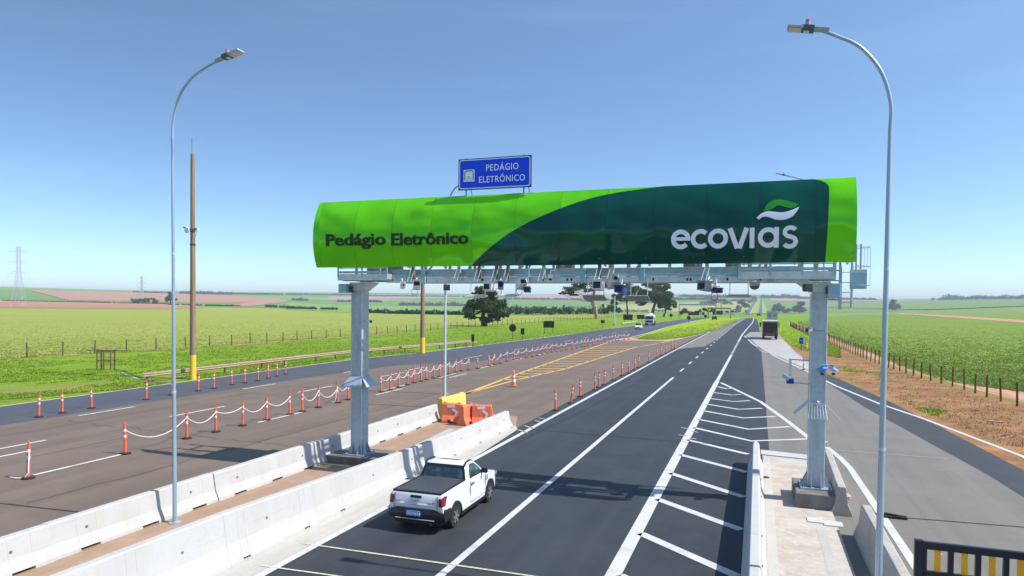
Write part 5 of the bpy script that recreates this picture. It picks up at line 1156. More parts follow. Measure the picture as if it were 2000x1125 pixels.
def far_car():
    x, y = G(1245, 643.5); t = thing('car', 'small white car with a dark windscreen approaching on the far carriageway', 'car', (x, y+1.6, .012), math.radians(186))
    secs = [(-2.05, .62, .35, .72), (-1.95, .80, .25, .90), (-1.2, .84, .22, .97), (.75, .84, .22, .96), (1.75, .80, .24, .78), (2.05, .66, .32, .62)]
    m = MB(); vs = []
    for yy, w, zb, ztt in secs: vs += [(-w, yy, zb), (-w, yy, (zb+ztt)/2), (-w*.93, yy, ztt), (w*.93, yy, ztt), (w, yy, (zb+ztt)/2), (w, yy, zb)]
    m.add(vs, [(i*6+j, i*6+(j+1) % 6, (i+1)*6+(j+1) % 6, (i+1)*6+j) for i in range(5) for j in range(6)]+[(5, 4, 3, 2, 1, 0), (30, 31, 32, 33, 34, 35)], 'car_white'); m.build('body', t, bevel=.05, smooth=True)
    m = MB(); A = [(-.80, -1.7, .93), (.80, -1.7, .93), (.80, 1.0, .93), (-.80, 1.0, .93), (-.60, -1.1, 1.45), (.60, -1.1, 1.45), (.60, .25, 1.45), (-.60, .25, 1.45)]
    m.add(A, [(3, 2, 1, 0), (4, 5, 6, 7), (0, 1, 5, 4), (1, 2, 6, 5), (2, 3, 7, 6), (3, 0, 4, 7)], 'car_white'); c = m.build('cabin', t, bevel=.06, smooth=True)
    m = MB(); m.add([(-.70, .96, .98), (.70, .96, .98), (.56, .33, 1.42), (-.56, .33, 1.42), (-.70, .9, .96), (.70, .9, .96), (.56, .2, 1.4), (-.56, .2, 1.4)], [(0, 1, 2, 3), (4, 7, 6, 5), (0, 4, 5, 1), (1, 5, 6, 2), (2, 6, 7, 3), (3, 7, 4, 0)], 'car_glass'); o = m.build('windscreen', c)
    o.location = (0, .02, .012)
    for s in (-1, 1):
        m = MB(); m.add([(s*.785, -1.3, 1.0), (s*.785, .75, 1.0), (s*.64, .2, 1.4), (s*.64, -.95, 1.4), (s*.70, -1.3, 1.0), (s*.70, .75, 1.0), (s*.58, .2, 1.4), (s*.58, -.95, 1.4)], [(0, 1, 2, 3), (4, 7, 6, 5), (0, 4, 5, 1), (1, 5, 6, 2), (2, 6, 7, 3), (3, 7, 4, 0)], 'car_glass'); m.build('side_window', c)
        m = MB(); m.box(s*.62-.16, s*.62+.16, 1.93, 2.03, .56, .68, 'chrome'); m.build('headlight', t, bevel=.02)
        for yy in (-1.3, 1.3): wheel(t, s*.74, yy, .31, .2)
    m = MB(); m.box(-.45, .45, 1.98, 2.08, .38, .52, 'car_black'); m.build('grille', t)
far_car()
def tank_truck():
    x, y = G(1268, 635.5); t = thing('tank_truck', 'white tank truck with dark windscreen approaching on the far carriageway', 'truck', (x, y+1, .012), math.radians(184))
    m = MB(); pr = [(2.2, .55), (2.35, .9), (2.30, 1.7), (2.05, 2.75), (1.9, 2.95), (.35, 3.0), (.3, .55)]
    m.prism(pr, -1.22, 1.22, 'car_white', lambda q, a, b: (q, a, b)); m.build('cab', t, bevel=.10)
    m = MB(); m.add([(-1.1, 2.325, 1.72), (1.1, 2.325, 1.72), (1.05, 2.11, 2.55), (-1.05, 2.11, 2.55), (-1.1, 2.2, 1.72), (1.1, 2.2, 1.72), (1.05, 2.0, 2.55), (-1.05, 2.0, 2.55)], [(0, 1, 2, 3), (4, 7, 6, 5), (0, 4, 5, 1), (1, 5, 6, 2), (2, 6, 7, 3), (3, 7, 4, 0)], 'car_glass'); m.build('windscreen', t)
    m = MB(); m.box(-1.0, 1.0, 2.3, 2.38, .95, 1.35, 'navy_glass'); m.box(-1.15, 1.15, 2.3, 2.4, .62, .9, 'grey_plastic'); m.build('grille', t)
    m = MB(); m.lathe([(.3, -6.6), (1.0, -6.5), (1.12, -6.3), (1.12, -.2), (1.0, 0), (.3, .1)], (0, 0, 2.05), 'tank_pink', 20, 'y'); m.build('tank', t, smooth=True)
    m = MB(); m.box(-.5, .5, -6.5, 1.8, .75, 1.0, 'dark_steel'); m.box(-1.15, 1.15, -6.3, -.3, 1.0, 1.12, 'truck_rust'); m.build('chassis', t)
    for s in (-1, 1):
        m = MB(); m.box(s*1.34-.1, s*1.34+.1, 2.0, 2.12, 1.75, 2.35, 'car_black'); m.build('mirror', t)
        m = MB(); m.box(s*.95-.2, s*.95+.2, 2.36, 2.41, .70, .86, 'chrome'); m.build('headlight', t)
        for yy in (1.3, -4.0, -5.2): wheel(t, s*1.05, yy, .50, .30)
    m = MB(); m.lathe([(.5, 0), (.5, .25), (.1, .3)], (0, -3, 3.1), 'white_plastic', 12); m.build('tank_hatch', t)
tank_truck()
def parked_truck():
    xa, y = G(1488.5, 663.5); xb, _ = G(1519, 663.5); t = thing('parked_truck', 'dark tarpaulin truck with beige top frame parked on the striped pavers, seen from behind', 'truck', ((xa+xb)/2, y, .03), 0)
    W = (xb-xa)/2*.98; zt_ = AT(1504, 627, y)[2]
    m = MB(); m.box(-W, W, 0, 7.2, 1.35, zt_-.15, 'truck_dark'); m.build('cargo_body', t, bevel=.03)
    m = MB()
    for s in (-1, 1): m.box(s*W-.07, s*W+.07, -.05, 7.25, 1.2, zt_-.1, 'truck_beige'); 
    m.box(-W-.07, W+.07, -.06, 7.26, zt_-.22, zt_, 'truck_beige'); m.build('frame', t, bevel=.02)
    m = MB(); m.box(-W*.86, W*.86, -.03, 0, zt_*.56, zt_-.35, 'car_black'); m.box(-W*.95, W*.95, -.05, .0, zt_*.50, zt_*.53, 'truck_rust'); m.build('rear_door', t)
    m = MB(); m.box(-W, W, -.06, .06, .60, 1.30, 'truck_rust'); m.box(-W*.5, W*.5, -.1, 8.6, .75, 1.1, 'dark_steel'); m.box(-W*.35, W*.35, -.09, -.05, .65, .95, 'car_black'); m.build('chassis', t)
    m = MB(); m.box(-W, W, 7.5, 9.2, .8, zt_-.6, 'truck_beige'); m.build('cab', t, bevel=.08)
    for s in (-1, 1):
        m = MB(); m.box(s*(W+.32)-.13, s*(W+.32)+.13, 8.6, 8.72, 1.9, 2.7, 'car_black'); m.bar((s*(W-.05), 8.66, 2.5), (s*(W+.25), 8.66, 2.5), .04, .04, 'car_black'); m.build('mirror', t)
        m = MB(); m.box(s*W*.78-.14, s*W*.78+.14, -.09, -.05, 1.02, 1.16, 'tail_red'); m.build('tail_light', t)
        for yy in (1.2, 2.5, 8.3): wheel(t, s*(W-.22), yy, .5, .3)
parked_truck()
def tiny_vehicle(u, v, name, label, w, h, L, mat):
    x, y, z = HIT(u, v); t = thing(name, label, 'vehicle', (x, y, z+.05), .03)
    m = MB(); m.box(-w, w, 0, L, .4, h, mat); m.build('body', t, bevel=.1); m = MB(); m.box(-w*.85, w*.85, -.05, 0, h*.55, h*.9, 'car_glass'); m.build('window', t)
    for s in (-1, 1):
        for yy in (.8, L-.8): wheel(t, s*(w-.12), yy, .42, .26)
tiny_vehicle(1482, 617.5, 'car', 'tiny dark car near the crest of the main road', .9, 1.5, 4.2, 'dark_steel')
tiny_vehicle(1395, 625.5, 'car', 'dark low car standing on the far median by the yellow portal', .9, 1.4, 4.2, 'car_black')
tiny_vehicle(1420, 616, 'truck', 'white truck beyond the yellow portal', 1.2, 3., 7., 'car_white')
tiny_vehicle(1431, 615.5, 'truck', 'pale brown truck beyond the yellow portal', 1.3, 3.4, 7., 'tank_pink')
tiny_vehicle(1457, 612, 'truck', 'small dark truck climbing the distant carriageway', 2.2, 6.5, 12., 'navy_plastic')

# ------------------------------------------------------------------ far portals, shed, pylons
def portal(u0, u1, v, vt, label, mat, th, deck):
    y = G((u0+u1)/2, v)[1]; xa, xb = AT(u0, v, y)[0], AT(u1, v, y)[0]; z = AT((u0+u1)/2, vt, y)[2]
    t = thing('road_portal', label, 'portal', (xa, y, 0)); L = xb-xa
    for x in (0, L): m = MB(); m.box(x-th/2, x+th/2, -th/2, th/2, 0, z, mat); m.build('column', t)
    m = MB(); m.box(-th/2, L+th/2, -deck/2, deck/2, z-th*1.2, z+th*.4, mat)
    for k in range(12): m.bar((L*k/12, -deck/2-.05, z-th*1.2), (L*(k+1)/12, -deck/2-.05, z+th*.4), .12, .12, mat)
    m.build('beam', t)
portal(1383, 1427, 622, 601.5, 'yellow steel portal spanning the far carriageway', 'yellow_gantry', .45, 1.6)
portal(1326.5, 1398, 623, 594.5, 'tall thin grey arch over the far carriageway left of the yellow portal', 'galvanised_steel', .35, .5)
for (u, v0, v1, lab) in ((1200, 635, 578, 'plain grey pole standing in the grass before the spreading trees'), (1370, 619, 597, 'thin grey pole behind the black-backed panels'), (1505.5, 622, 590, 'thin pale pole behind the sign with two round symbols')):
    x, y, z = HIT(u, v0); h = AT(u, v1, y)[2]-z; m = MB(); m.tube([(0, 0, 0), (0, 0, h)], [.19, .12], 'galvanised_pale', 8); t = thing('light_pole', lab, 'pole', (x, y, z)); m.build('shaft', t); m = MB(); m.tube([(0, 0, 0), (0, 0, .5)], .28, 'grey_concrete', 8); m.build('foot', t)
t = thing('concrete_rail', 'pale low concrete rail beside the approaching white car', 'barrier'); a, b = G(1215.5, 635.5), G(1244, 630.5); m = MB(); m.bar((*a, .55), (*b, .55), .2, .26, 'pale_concrete'); m.build('beam', t); m = MB(); [m.bar((a[0]+(b[0]-a[0])*f, a[1]+(b[1]-a[1])*f, 0), (a[0]+(b[0]-a[0])*f, a[1]+(b[1]-a[1])*f, .45), .2, .2, 'pale_concrete') for f in (.05, .35, .65, .95)]; m.build('posts', t)
x, y, z = HIT(1383, 594.5); sc_ = y/F*1.0
t = thing('long_shed', 'long low blue-grey farm shed on the distant slope', 'building', (x, y, z-1)); w = 15.5*sc_; h = 6.5*sc_
m = MB(); m.box(-w, w, 0, 18, 0, h, 'shed_blue'); m.build('wall', t); m = MB(); m.prism([(-w-.6, h), (0, h+1.6), (w+.6, h), (w+.6, h+.3), (0, h+2.0), (-w-.6, h+.3)], -.5, 18.5, 'sign_grey', lambda q, a, b: (a, q, b)); m.build('roof', t)
for k in range(5): m = MB(); m.box(-w+w*.12+k*w*.38, -w+w*.36+k*w*.38, -.1, 0, 0, h*.8, 'sign_edge'); m.build('door', t)
def pylon(u, v, vt, label, arms=3):
    x, y, z = HIT(u, v); d = math.hypot(x, y); h = (v-vt)/F*d; t = thing('power_pylon', label, 'pylon', (x, y, z), math.radians(32), 'power pylons')
    m = MB(); th = max(.12, d*.00024); s = h/46.
    wz = lambda q: lerp(q, [0, 18*s, 26*s, h], [4.2*s, 2.0*s, 1.25*s, 1.0*s])
    lev = [0, 6*s, 12*s, 18*s, 22*s, 26*s, 30*s, 34*s, 38*s, 42*s, h]
    for a, b in zip(lev[:-1], lev[1:]):
        ca = [(sx*wz(a), sy*wz(a), a) for sx, sy in ((-1, -1), (1, -1), (1, 1), (-1, 1))]; cb = [(sx*wz(b), sy*wz(b), b) for sx, sy in ((-1, -1), (1, -1), (1, 1), (-1, 1))]
        for i in range(4):
            j = (i+1) % 4; m.bar(ca[i], cb[i], th, th, 'pylon_steel'); m.bar(ca[i], cb[j], th*.6, th*.6, 'pylon_steel'); m.bar(ca[j], cb[i], th*.6, th*.6, 'pylon_steel'); m.bar(cb[i], cb[j], th*.6, th*.6, 'pylon_steel')
    m.build('lattice_tower', t)
    for k in range(arms):
        zz = h-4.2*s-k*8.2*s; m = MB()
        for sg in (-1, 1):
            for yy in (-1, 1): m.bar((sg*s, yy*s, zz), (sg*7.2*s, 0, zz), th*.8, th*.8, 'pylon_steel'); m.bar((sg*s, yy*s, zz+1.8*s), (sg*7.2*s, 0, zz), th*.7, th*.7, 'pylon_steel')
        a = m.build('cross_arm', t); m = MB()
        for sg in (-1, 1): m.bar((sg*7.2*s, 0, zz), (sg*7.2*s, 0, zz-4.6*s), th*.7, th*.7, 'pylon_steel')
        m.build('insulator', a)
pylon(37, 599, 503.5, 'tall lattice power pylon on the ploughed strip at the far left')
pylon(277, 590, 545, 'smaller distant power pylon above the round dark bush')

# ------------------------------------------------------------------ trees and other vegetation
def leaves_mesh(name, cen, rad, per, size, mat, parent=None, loc=(0, 0, 0), shell=.55, upright=.0):
    """leaf-clump faces spread through a set of ellipsoids (numpy)"""
    rng = np.random.default_rng(abs(hash((name, len(cen), round(float(cen[0][0]), 2)))) % 99991 if False else int(1000+abs(cen[0][0])*7+len(cen)*13) % 99991)
    V = []; n_tot = 0
    for c, r, n in zip(cen, rad, per):
        d = rng.normal(size=(n, 3)); d /= np.linalg.norm(d, axis=1)[:, None]
        k = shell+(1-shell)*rng.random((n, 1)); lump = 1+.22*np.sin(d[:, :1]*5+c[0])*np.cos(d[:, 1:2]*6+c[2])+.15*np.sin(d[:, 2:3]*9)
        p = np.array(c)+d*k*lump*np.array(r)
        a = rng.normal(size=(n, 3))+d*.6; a[:, 2] += upright; a /= np.linalg.norm(a, axis=1)[:, None]
        b = np.cross(a, rng.normal(size=(n, 3))); b /= np.linalg.norm(b, axis=1)[:, None]+1e-9; e = np.cross(a, b)
        s = size*(.55+.9*rng.random((n, 1)))
        q = np.stack([p-b*s, p+e*s*.6, p+b*s*1.1, p-e*s*.6], axis=1); V.append(q.reshape(-1, 3)); n_tot += n
    V = np.concatenate(V); me = bpy.data.meshes.new(name); nf = n_tot
    me.vertices.add(nf*4); me.vertices.foreach_set('co', V.ravel()); me.loops.add(nf*4); me.loops.foreach_set('vertex_index', np.arange(nf*4))
    me.polygons.add(nf); me.polygons.foreach_set('loop_start', np.arange(nf)*4); me.update(calc_edges=True); me.materials.append(MATS[mat])
    o = bpy.data.objects.new(name, me); COL.objects.link(o); o.location = loc
    if parent is not None: o.parent = parent
    return o
def tree(label, base, blobs, trunk, mat, bark, leaf=.35, dens=1.0, name='tree', cat='tree', group=None, depth=.9, limbs=True, clumps=7):
    """base (u, v); blobs [(u, v, ru, rv)] in sight-line units at the base's distance; trunk [(u, v, r)]"""
    x, y, z = HIT(*base); d = math.hypot(x, y); k = d/F
    t = thing(name, label, cat, (x, y, z), 0, group); cen = []; rad = []; per = []
    for i, (u, v, ru, rv) in enumerate(blobs):
        q = AT(u, v, y); c0 = np.array([q[0]-x, (random.uniform(-.5, .5))*ru*k*depth, q[2]-z]); R = np.array([ru*k, ru*k*depth, rv*k])
        for _ in range(clumps):
            dd = np.random.normal(size=3); dd /= np.linalg.norm(dd); f = random.uniform(.35, .78)
            cen.append(c0+dd*R*f); rr = R*random.uniform(.30, .48); rad.append(rr)
            per.append(max(12, int(dens*26*(rr[0]*rr[2])/(leaf*leaf)**1.0*.55)))
    if trunk:
        m = MB(); P = [(AT(u, v, y)[0]-x, 0, AT(u, v, y)[2]-z) for u, v, r in trunk]; P[0] = (P[0][0], 0, -.3); m.tube(smooth_curve3(P, 4), [lerp(i, np.arange(len(trunk))*4, [q[2]*k for q in trunk]) for i in range((len(trunk)-1)*4+1)], bark, 9)
        top = Vector(P[-1]); mid = Vector(P[len(P)//2])
        if limbs:
            for i, c in enumerate(cen):
                if i % max(1, clumps//3): continue
                s = top if random.random() < .6 else mid; e = Vector(c); h = s.lerp(e, .5)+Vector((random.uniform(-.4, .4), random.uniform(-.4, .4), -.1*(e-s).length*.5)); r = trunk[-1][2]*k*.55
                m.tube(smooth_curve3([s, h, e], 4), [r*(1-.75*j/8) for j in range(9)], bark, 6)
        m.build('trunk', t, smooth=True)
    leaves_mesh('crown', cen, rad, [int(q*1.7) for q in per], leaf*.72, mat, t, shell=.25); return t
tree('dense dark green tree standing at the fence left of the gantry middle', (946, 637.5), [(948, 598, 34, 26), (925, 606, 24, 22), (972, 605, 22, 24), (945, 575, 28, 15), (985, 615, 8, 12), (918, 618, 14, 10), (950, 622, 22, 12), (938, 566, 14, 9), (962, 575, 16, 10)],
     [(946, 637, 6.5), (945, 630, 5.2), (943, 620, 4.5), (945, 606, 3)], 'leaf_dark', 'bark_dark', .36, 1.5)
tree('tree with a pale bent trunk and a flat sparse crown spreading left', (1165, 623), [(1110, 564, 24, 8), (1134, 558, 22, 8), (1160, 553, 26, 9), (1185, 560, 18, 7), (1122, 574, 20, 4), (1100, 572, 12, 4), (1150, 566, 14, 5), (1140, 548, 26, 7), (1176, 550, 20, 8)],
     [(1166, 623, 4.2), (1163, 606, 3.6), (1157, 590, 3.2), (1160, 575, 2.4), (1162, 562, 1.6)], 'leaf_olive', 'bark_pale', .45, 1.0)
tree('spreading tree with several thin stems, left of the darker spreading trees', (1226, 615), [(1228, 568, 24, 9), (1206, 578, 16, 8), (1246, 566, 18, 9), (1215, 562, 20, 7), (1238, 580, 18, 7), (1200, 590, 10, 6), (1222, 556, 26, 8), (1214, 586, 14, 5)],
     [(1226, 615, 1.8), (1225, 602, 1.5), (1224, 590, 1.2), (1226, 578, .8)], 'leaf_mid', 'bark_dark', .5, 1.25)
tree('tall dark spreading tree directly behind the white tank truck', (1273, 617), [(1282, 566, 26, 14), (1262, 584, 20, 10), (1288, 584, 18, 12), (1298, 560, 16, 10), (1270, 554, 24, 9), (1252, 592, 14, 6), (1300, 572, 16, 10), (1258, 572, 16, 9)],
     [(1273, 617, 3.4), (1276, 604, 2.8), (1280, 590, 2.2), (1282, 575, 1.5)], 'leaf_dark', 'bark_dark', .5, 1.5)
tree('rounded green tree leaning right, right of the tall dark spreading tree', (1295, 619), [(1303, 585, 18, 16), (1312, 592, 10, 12), (1296, 576, 16, 10), (1290, 598, 10, 6), (1304, 600, 12, 6)],
     [(1295, 619, 1.8), (1299, 611, 1.5), (1302, 602, 1.2), (1303, 592, .8)], 'leaf_mid', 'bark_dark', .45, 1.6)
tree('small dark tree beside the left lamp post, behind the ploughed strip', (333, 592.5), [(332, 578, 7, 8), (341, 586, 8, 5), (328, 584, 5, 6)], [(333, 592.5, 1.2), (333, 580, .8)], 'leaf_hazed', 'bark_dark', .9, 1.0)
tree('umbrella-shaped pale green tree behind the yellow portal', (1412, 607), [(1406, 588, 24, 5), (1390, 591, 12, 4), (1420, 592, 14, 4)], [(1410, 607, 1.0), (1409, 598, .8), (1407, 590, .5)], 'leaf_olive', 'bark_pale', .9, .5)
tree('dark round-headed tree beside the distant carriageway', (1447, 611), [(1449, 594, 12, 8), (1440, 600, 7, 7), (1458, 597, 8, 5), (1443, 606, 6, 4)], [(1446, 611, 1.2), (1448, 598, .8)], 'leaf_hazed', 'bark_dark', .8, 1.1)
tree('hazy dark tree further up the distant carriageway', (1474, 592), [(1473, 583, 6, 4), (1466, 589, 6, 3)], [(1474, 592, .8), (1474, 585, .5)], 'leaf_hazed', 'bark_dark', 2.0, 1.0)
tree('lone bushy tree in the field right of the right gantry column', (1746, 607), [(1743, 597, 11, 9), (1752, 600, 9, 7), (1742, 588, 8, 5), (1736, 601, 6, 6)], [(1744, 607, .8), (1744, 600, .6)], 'leaf_dark', 'bark_dark', .8, 1.0)
tree('broad dark green bush left of the right gantry column', (1560, 612), [(1562, 600, 12, 9), (1550, 604, 12, 7), (1570, 606, 7, 6), (1564, 593, 8, 4)], [(1560, 612, .9), (1560, 603, .7)], 'leaf_dark', 'bark_dark', .55, 1.2, 'bush', 'bush')
tree('olive grey bush just left of the broad dark bush', (1522, 612), [(1520, 602, 14, 8), (1508, 604, 10, 7), (1534, 606, 10, 5), (1522, 595, 5, 4)], [(1522, 612, .9), (1520, 603, .7)], 'leaf_olive', 'bark_dark', .55, 1.0, 'bush', 'bush')
tree('round dark bush under the smaller distant pylon', (283, 592.5), [(270, 588, 12, 5), (290, 587, 16, 6), (304, 590, 8, 3)], None, 'leaf_dark', 'bark_dark', 1.0, 1.0, 'bush', 'bush')
tree('low shrub at the foot of the pale bent trunk', (1205, 614), [(1196, 603, 14, 11), (1182, 604, 10, 12), (1208, 606, 10, 7)], None, 'leaf_mid', 'bark_dark', .6, 1.0, 'bush', 'bush')
tree('large green shrub before the dark wood right of the dense dark tree', (1050, 615), [(1042, 606, 16, 9), (1062, 606, 14, 8), (1078, 610, 10, 5), (1030, 609, 8, 5)], None, 'leaf_mid', 'bark_dark', .6, 1.0, 'bush', 'bush')
tree('pale shrub by the tall thin grey arch', (1338, 616), [(1338, 607, 10, 6), (1330, 611, 6, 4), (1346, 610, 6, 4)], None, 'leaf_olive', 'bark_dark', .6, .9, 'bush', 'bush')
tree('small tree behind the black-backed panels', (1376, 617), [(1374, 604, 4, 3), (1367, 606, 4, 3), (1380, 605, 4, 3)], [(1375, 617, .5), (1374, 605, .4)], 'leaf_olive', 'bark_dark', .6, .8)
tree('small tree framed by the yellow portal', (1394, 616), [(1394, 605, 6, 4), (1388, 607, 4, 3)], [(1394, 616, .5), (1394, 606, .4)], 'leaf_mid', 'bark_dark', .6, .9)
tree('small dark shrub between the yellow portal and the distant carriageway', (1438, 615), [(1437, 607, 5, 4), (1433, 606, 3, 3)], None, 'leaf_hazed', 'bark_dark', .7, 1.0, 'bush', 'bush')
def treeline(name, label, segs, mat, leaf, cat='trees', dens=1.):
    """a far band of trees that reads as one mass: segs [(u0, u1, base v0, base v1, height, gap chance)]"""
    cen = []; rad = []; per = []
    for u0, u1, v0, v1, h, gap in segs:
        u = u0
        while u <= u1:
            hh = h*random.uniform(.55, 1.15); w = hh*random.uniform(.6, 1.1)
            if random.random() > gap:
                p = HIT(u, v0+(v1-v0)*(u-u0)/max(1, u1-u0)); k = math.hypot(p[0], p[1])/F
                cen.append(np.array([p[0], p[1]+random.uniform(-.5, .5)*w*k, p[2]+hh*k*.48])); rad.append(np.array([w*k*.75, w*k*.75, hh*k*.52])); per.append(int(70*dens))
            u += w*random.uniform(.55, .95)
    c0 = cen[0].copy(); o = leaves_mesh(name, [c-c0*[1, 1, 0] for c in cen], rad, per, leaf, mat, None, (c0[0], c0[1], 0), .35)
    o['kind'] = 'stuff'; o['label'] = label; o['category'] = cat; return o
treeline('hedgerow', 'dark hedgerow along the far edge of the striped crop field', [(560, 660, 603.5, 606, 5, .25), (690, 900, 611, 615.5, 7.5, .05), (520, 600, 600, 603, 4, .5)], 'leaf_far', .7)
treeline('wood', 'dark green wood behind the field between the dense tree and the pale trunk', [(985, 1180, 614, 613.5, 15, .0), (1000, 1185, 610, 608, 14, .0), (1190, 1300, 611, 609, 6, .1)], 'leaf_far', .8)
treeline('tree_row', 'band of dark trees in the middle distance behind the brown utility poles', [(782, 905, 597, 598, 7, .0), (660, 690, 590, 590, 4, .1), (700, 745, 590, 591, 5, .0), (572, 600, 587, 588, 5, .0), (905, 960, 598, 598, 5, .1)], 'leaf_hazed', 1.8)
treeline('tree_row', 'thin line of small trees along the far ridge to the left', [(260, 330, 571.5, 573, 2.2, .55), (352, 455, 574, 576, 5.5, .12), (455, 520, 575, 576, 2.2, .3)], 'leaf_hazed', 2.4)
treeline('tree_row', 'dotted tree rows crossing the pale distant fields', [(500, 690, 575.5, 577, 2.4, .3), (700, 960, 579, 581, 2.4, .35), (985, 1190, 585, 586.5, 3.2, .12)], 'leaf_hazed', 2.2)
treeline('tree_row', 'hazy blue woods on the horizon along the road axis', [(1315, 1400, 586, 586, 6, .05), (1330, 1475, 580, 583, 5, .0), (1488, 1560, 582, 583, 7, .0), (1560, 1710, 584.5, 587, 4, .05), (1400, 1470, 588, 590, 4, .3)], 'leaf_hazed', 3.0)
treeline('tree_row', 'dark tree row on the skyline of the green field to the right', [(1822, 1875, 587, 585.5, 5, .4), (1875, 2100, 585.5, 583, 6.5, .0), (1845, 1870, 586, 585.5, 9, .6)], 'leaf_hazed', 2.4)
treeline('hedge', 'low dark hedge line between the ploughed strip and the green hill', [(0, 330, 588, 595, 1.6, .45), (330, 470, 596, 599, 2.2, .4)], 'leaf_far', .8)
treeline('hedge', 'low dark hedge lines across the right-hand fields', [(1590, 1810, 600.5, 606.5, 1.5, .1), (1810, 2100, 606.5, 596, 1.6, .05)], 'leaf_far', 1.0)
# crop plants and grass tufts: many small leaf blades, one object per stand
def tufts(name, label, area, n, h, w, mat, cat, blades=5, spread=.25):
    rng = np.random.default_rng(len(label)*31+n); P = area(rng, n); n = len(P)
    base = np.repeat(P, blades, axis=0); N = len(base); ang = rng.random(N)*2*PI; ln = rng.random(N)
    off = np.stack([np.cos(ang), np.sin(ang), np.zeros(N)], 1); hh = h*(.5+.8*rng.random(N)); b0 = base+off*(spread*rng.random(N))[:, None]
    side = np.stack([-np.sin(ang), np.cos(ang), np.zeros(N)], 1)*(w*(.6+.8*rng.random(N)))[:, None]
    tip = b0+off*(hh*(.25+.6*ln))[:, None]; tip[:, 2] += hh
    V = np.stack([b0-side, b0+side, tip], 1).reshape(-1, 3)
    me = bpy.data.meshes.new(name); me.vertices.add(N*3); me.vertices.foreach_set('co', V.ravel()); me.loops.add(N*3); me.loops.foreach_set('vertex_index', np.arange(N*3))
    me.polygons.add(N); me.polygons.foreach_set('loop_start', np.arange(N)*3); me.update(calc_edges=True); me.materials.append(MATS[mat])
    o = bpy.data.objects.new(name, me); COL.objects.link(o); o['kind'] = 'stuff'; o['label'] = label; o['category'] = cat; return o
def px_area(bot, top, u0, u1, pw=1.6, keep=None):
    bx_, by_ = zip(*bot); tx_, ty_ = zip(*top)
    def f(rng, n):
        out = []
        us = u0+(u1-u0)*rng.random(n); q = rng.random(n)**pw
        for u, t in zip(us, q):
            v = lerp(u, bx_, by_)*(1-t)+lerp(u, tx_, ty_)*t
            p = G(u, v)
            if keep is None or keep(*p): out.append((p[0], p[1], .0))
        return np.array(out)
    return f
from mathutils import noise as mnoise
patch = lambda x, y, s, o: 3.2*mnoise.noise(Vector((x*s, y*s*.7, o*3.7)))+1.6*mnoise.noise(Vector((x*s*2.7, y*s*2.2, o)))
L1 = [(-150, 722), (12, 702), (133, 692), (232, 689), (363, 683), (523, 667), (720, 654), (900, 638), (1000, 632)]; L2 = [(-150, 612), (330, 612), (640, 614), (900, 619), (1000, 620)]
tufts('crop_plants', 'young green cane plants of the field beyond the left fence', px_area(L1, L2, -150, 1000, 1.3), 11000, .13, .055, 'crop_leaf', 'crop', 5, .4)
tufts('crop_plants', 'dry straw-coloured plants between the rows beyond the left fence', px_area(L1, L2, -150, 1000, 1.8), 8000, .10, .06, 'crop_leaf_dry', 'crop', 4, .5)
R1 = [(1560, 632), (1600, 648), (1650, 671), (1700, 688), (1760, 714), (1850, 744), (1925, 756), (2000, 765), (2120, 790)]; R2 = [(1560, 628), (1600, 624), (1640, 620), (1700, 618), (1760, 617), (2000, 634), (2120, 640)]
tufts('crop_plants', 'leafy green crop of the field right of the dirt track', px_area(R1, R2, 1560, 2120, 1.3), 13000, .14, .07, 'crop_leaf_deep', 'crop', 6, .45)
tufts('crop_plants', 'dry undergrowth in the field right of the dirt track', px_area(R1, R2, 1560, 2120, 1.5, lambda x, y: patch(x, y, .12, 1) > .2), 5000, .11, .07, 'crop_leaf_dry', 'crop', 5, .4)
tufts('grass', 'mown green grass of the left verge', px_area([(-150, 815), (0, 782), (62, 777), (240, 761), (500, 726), (700, 699), (820, 689), (1000, 667), (1200, 643)], [(-150, 720), (12, 704), (232, 690), (363, 684), (523, 668), (720, 655), (900, 639), (1200, 618)], -150, 1200, 1.2, lambda x, y: patch(x, y, .16, .7) > -1.3 and not (x > -46 and y < 48 and patch(x, y, .3, .2) > .35)), 34000, .09, .034, 'grass_blade', 'grass', 5, .3)
tufts('grass', 'grass of the wedge-shaped median', px_area([(1245, 662.5), (1290, 664), (1340, 659), (1400, 646), (1440, 628)], [(1245, 661), (1262, 655), (1310, 644), (1400, 628), (1440, 623)], 1245, 1440, 1.2), 4000, .10, .05, 'grass_blade', 'grass', 5, .3)
tufts('weeds', 'green weed patches on the reddish verge right of the road', px_area([(1632, 733), (1720, 768), (1830, 815), (2000, 880)], [(1640, 690), (1740, 722), (1872, 760), (2000, 805)], 1632, 2000, 1., lambda x, y: patch(x, y, .22, 2) > 1.05), 6000, .11, .04, 'grass_blade', 'weeds', 5, .25)
tufts('weeds', 'dry brown stalks on the reddish verge right of the road', px_area([(1632, 733), (1720, 770), (1830, 818), (2000, 883)], [(1640, 690), (1740, 722), (1872, 760), (2000, 805)], 1632, 2000, 1.), 1200, .08, .03, 'dry_stalk', 'weeds', 4, .3)
tufts('grass', 'green strip of grass between the striped pavers and the dirt track', px_area([(1524, 655), (1535, 668), (1560, 682), (1590, 690), (1640, 700)], [(1524, 632), (1535, 637), (1560, 645), (1590, 659), (1640, 680)], 1524, 1640, 1.1), 3000, .11, .05, 'grass_blade', 'grass', 5, .3)
gr = flat('grass_strip', [G(1523, 634), G(1530, 636), G(1560, 648), G(1590, 662), G(1606, 672), G(1600, 690), G(1575, 679), G(1555, 676), G(1535, 668), G(1524, 656)], .012, 'median_grass')

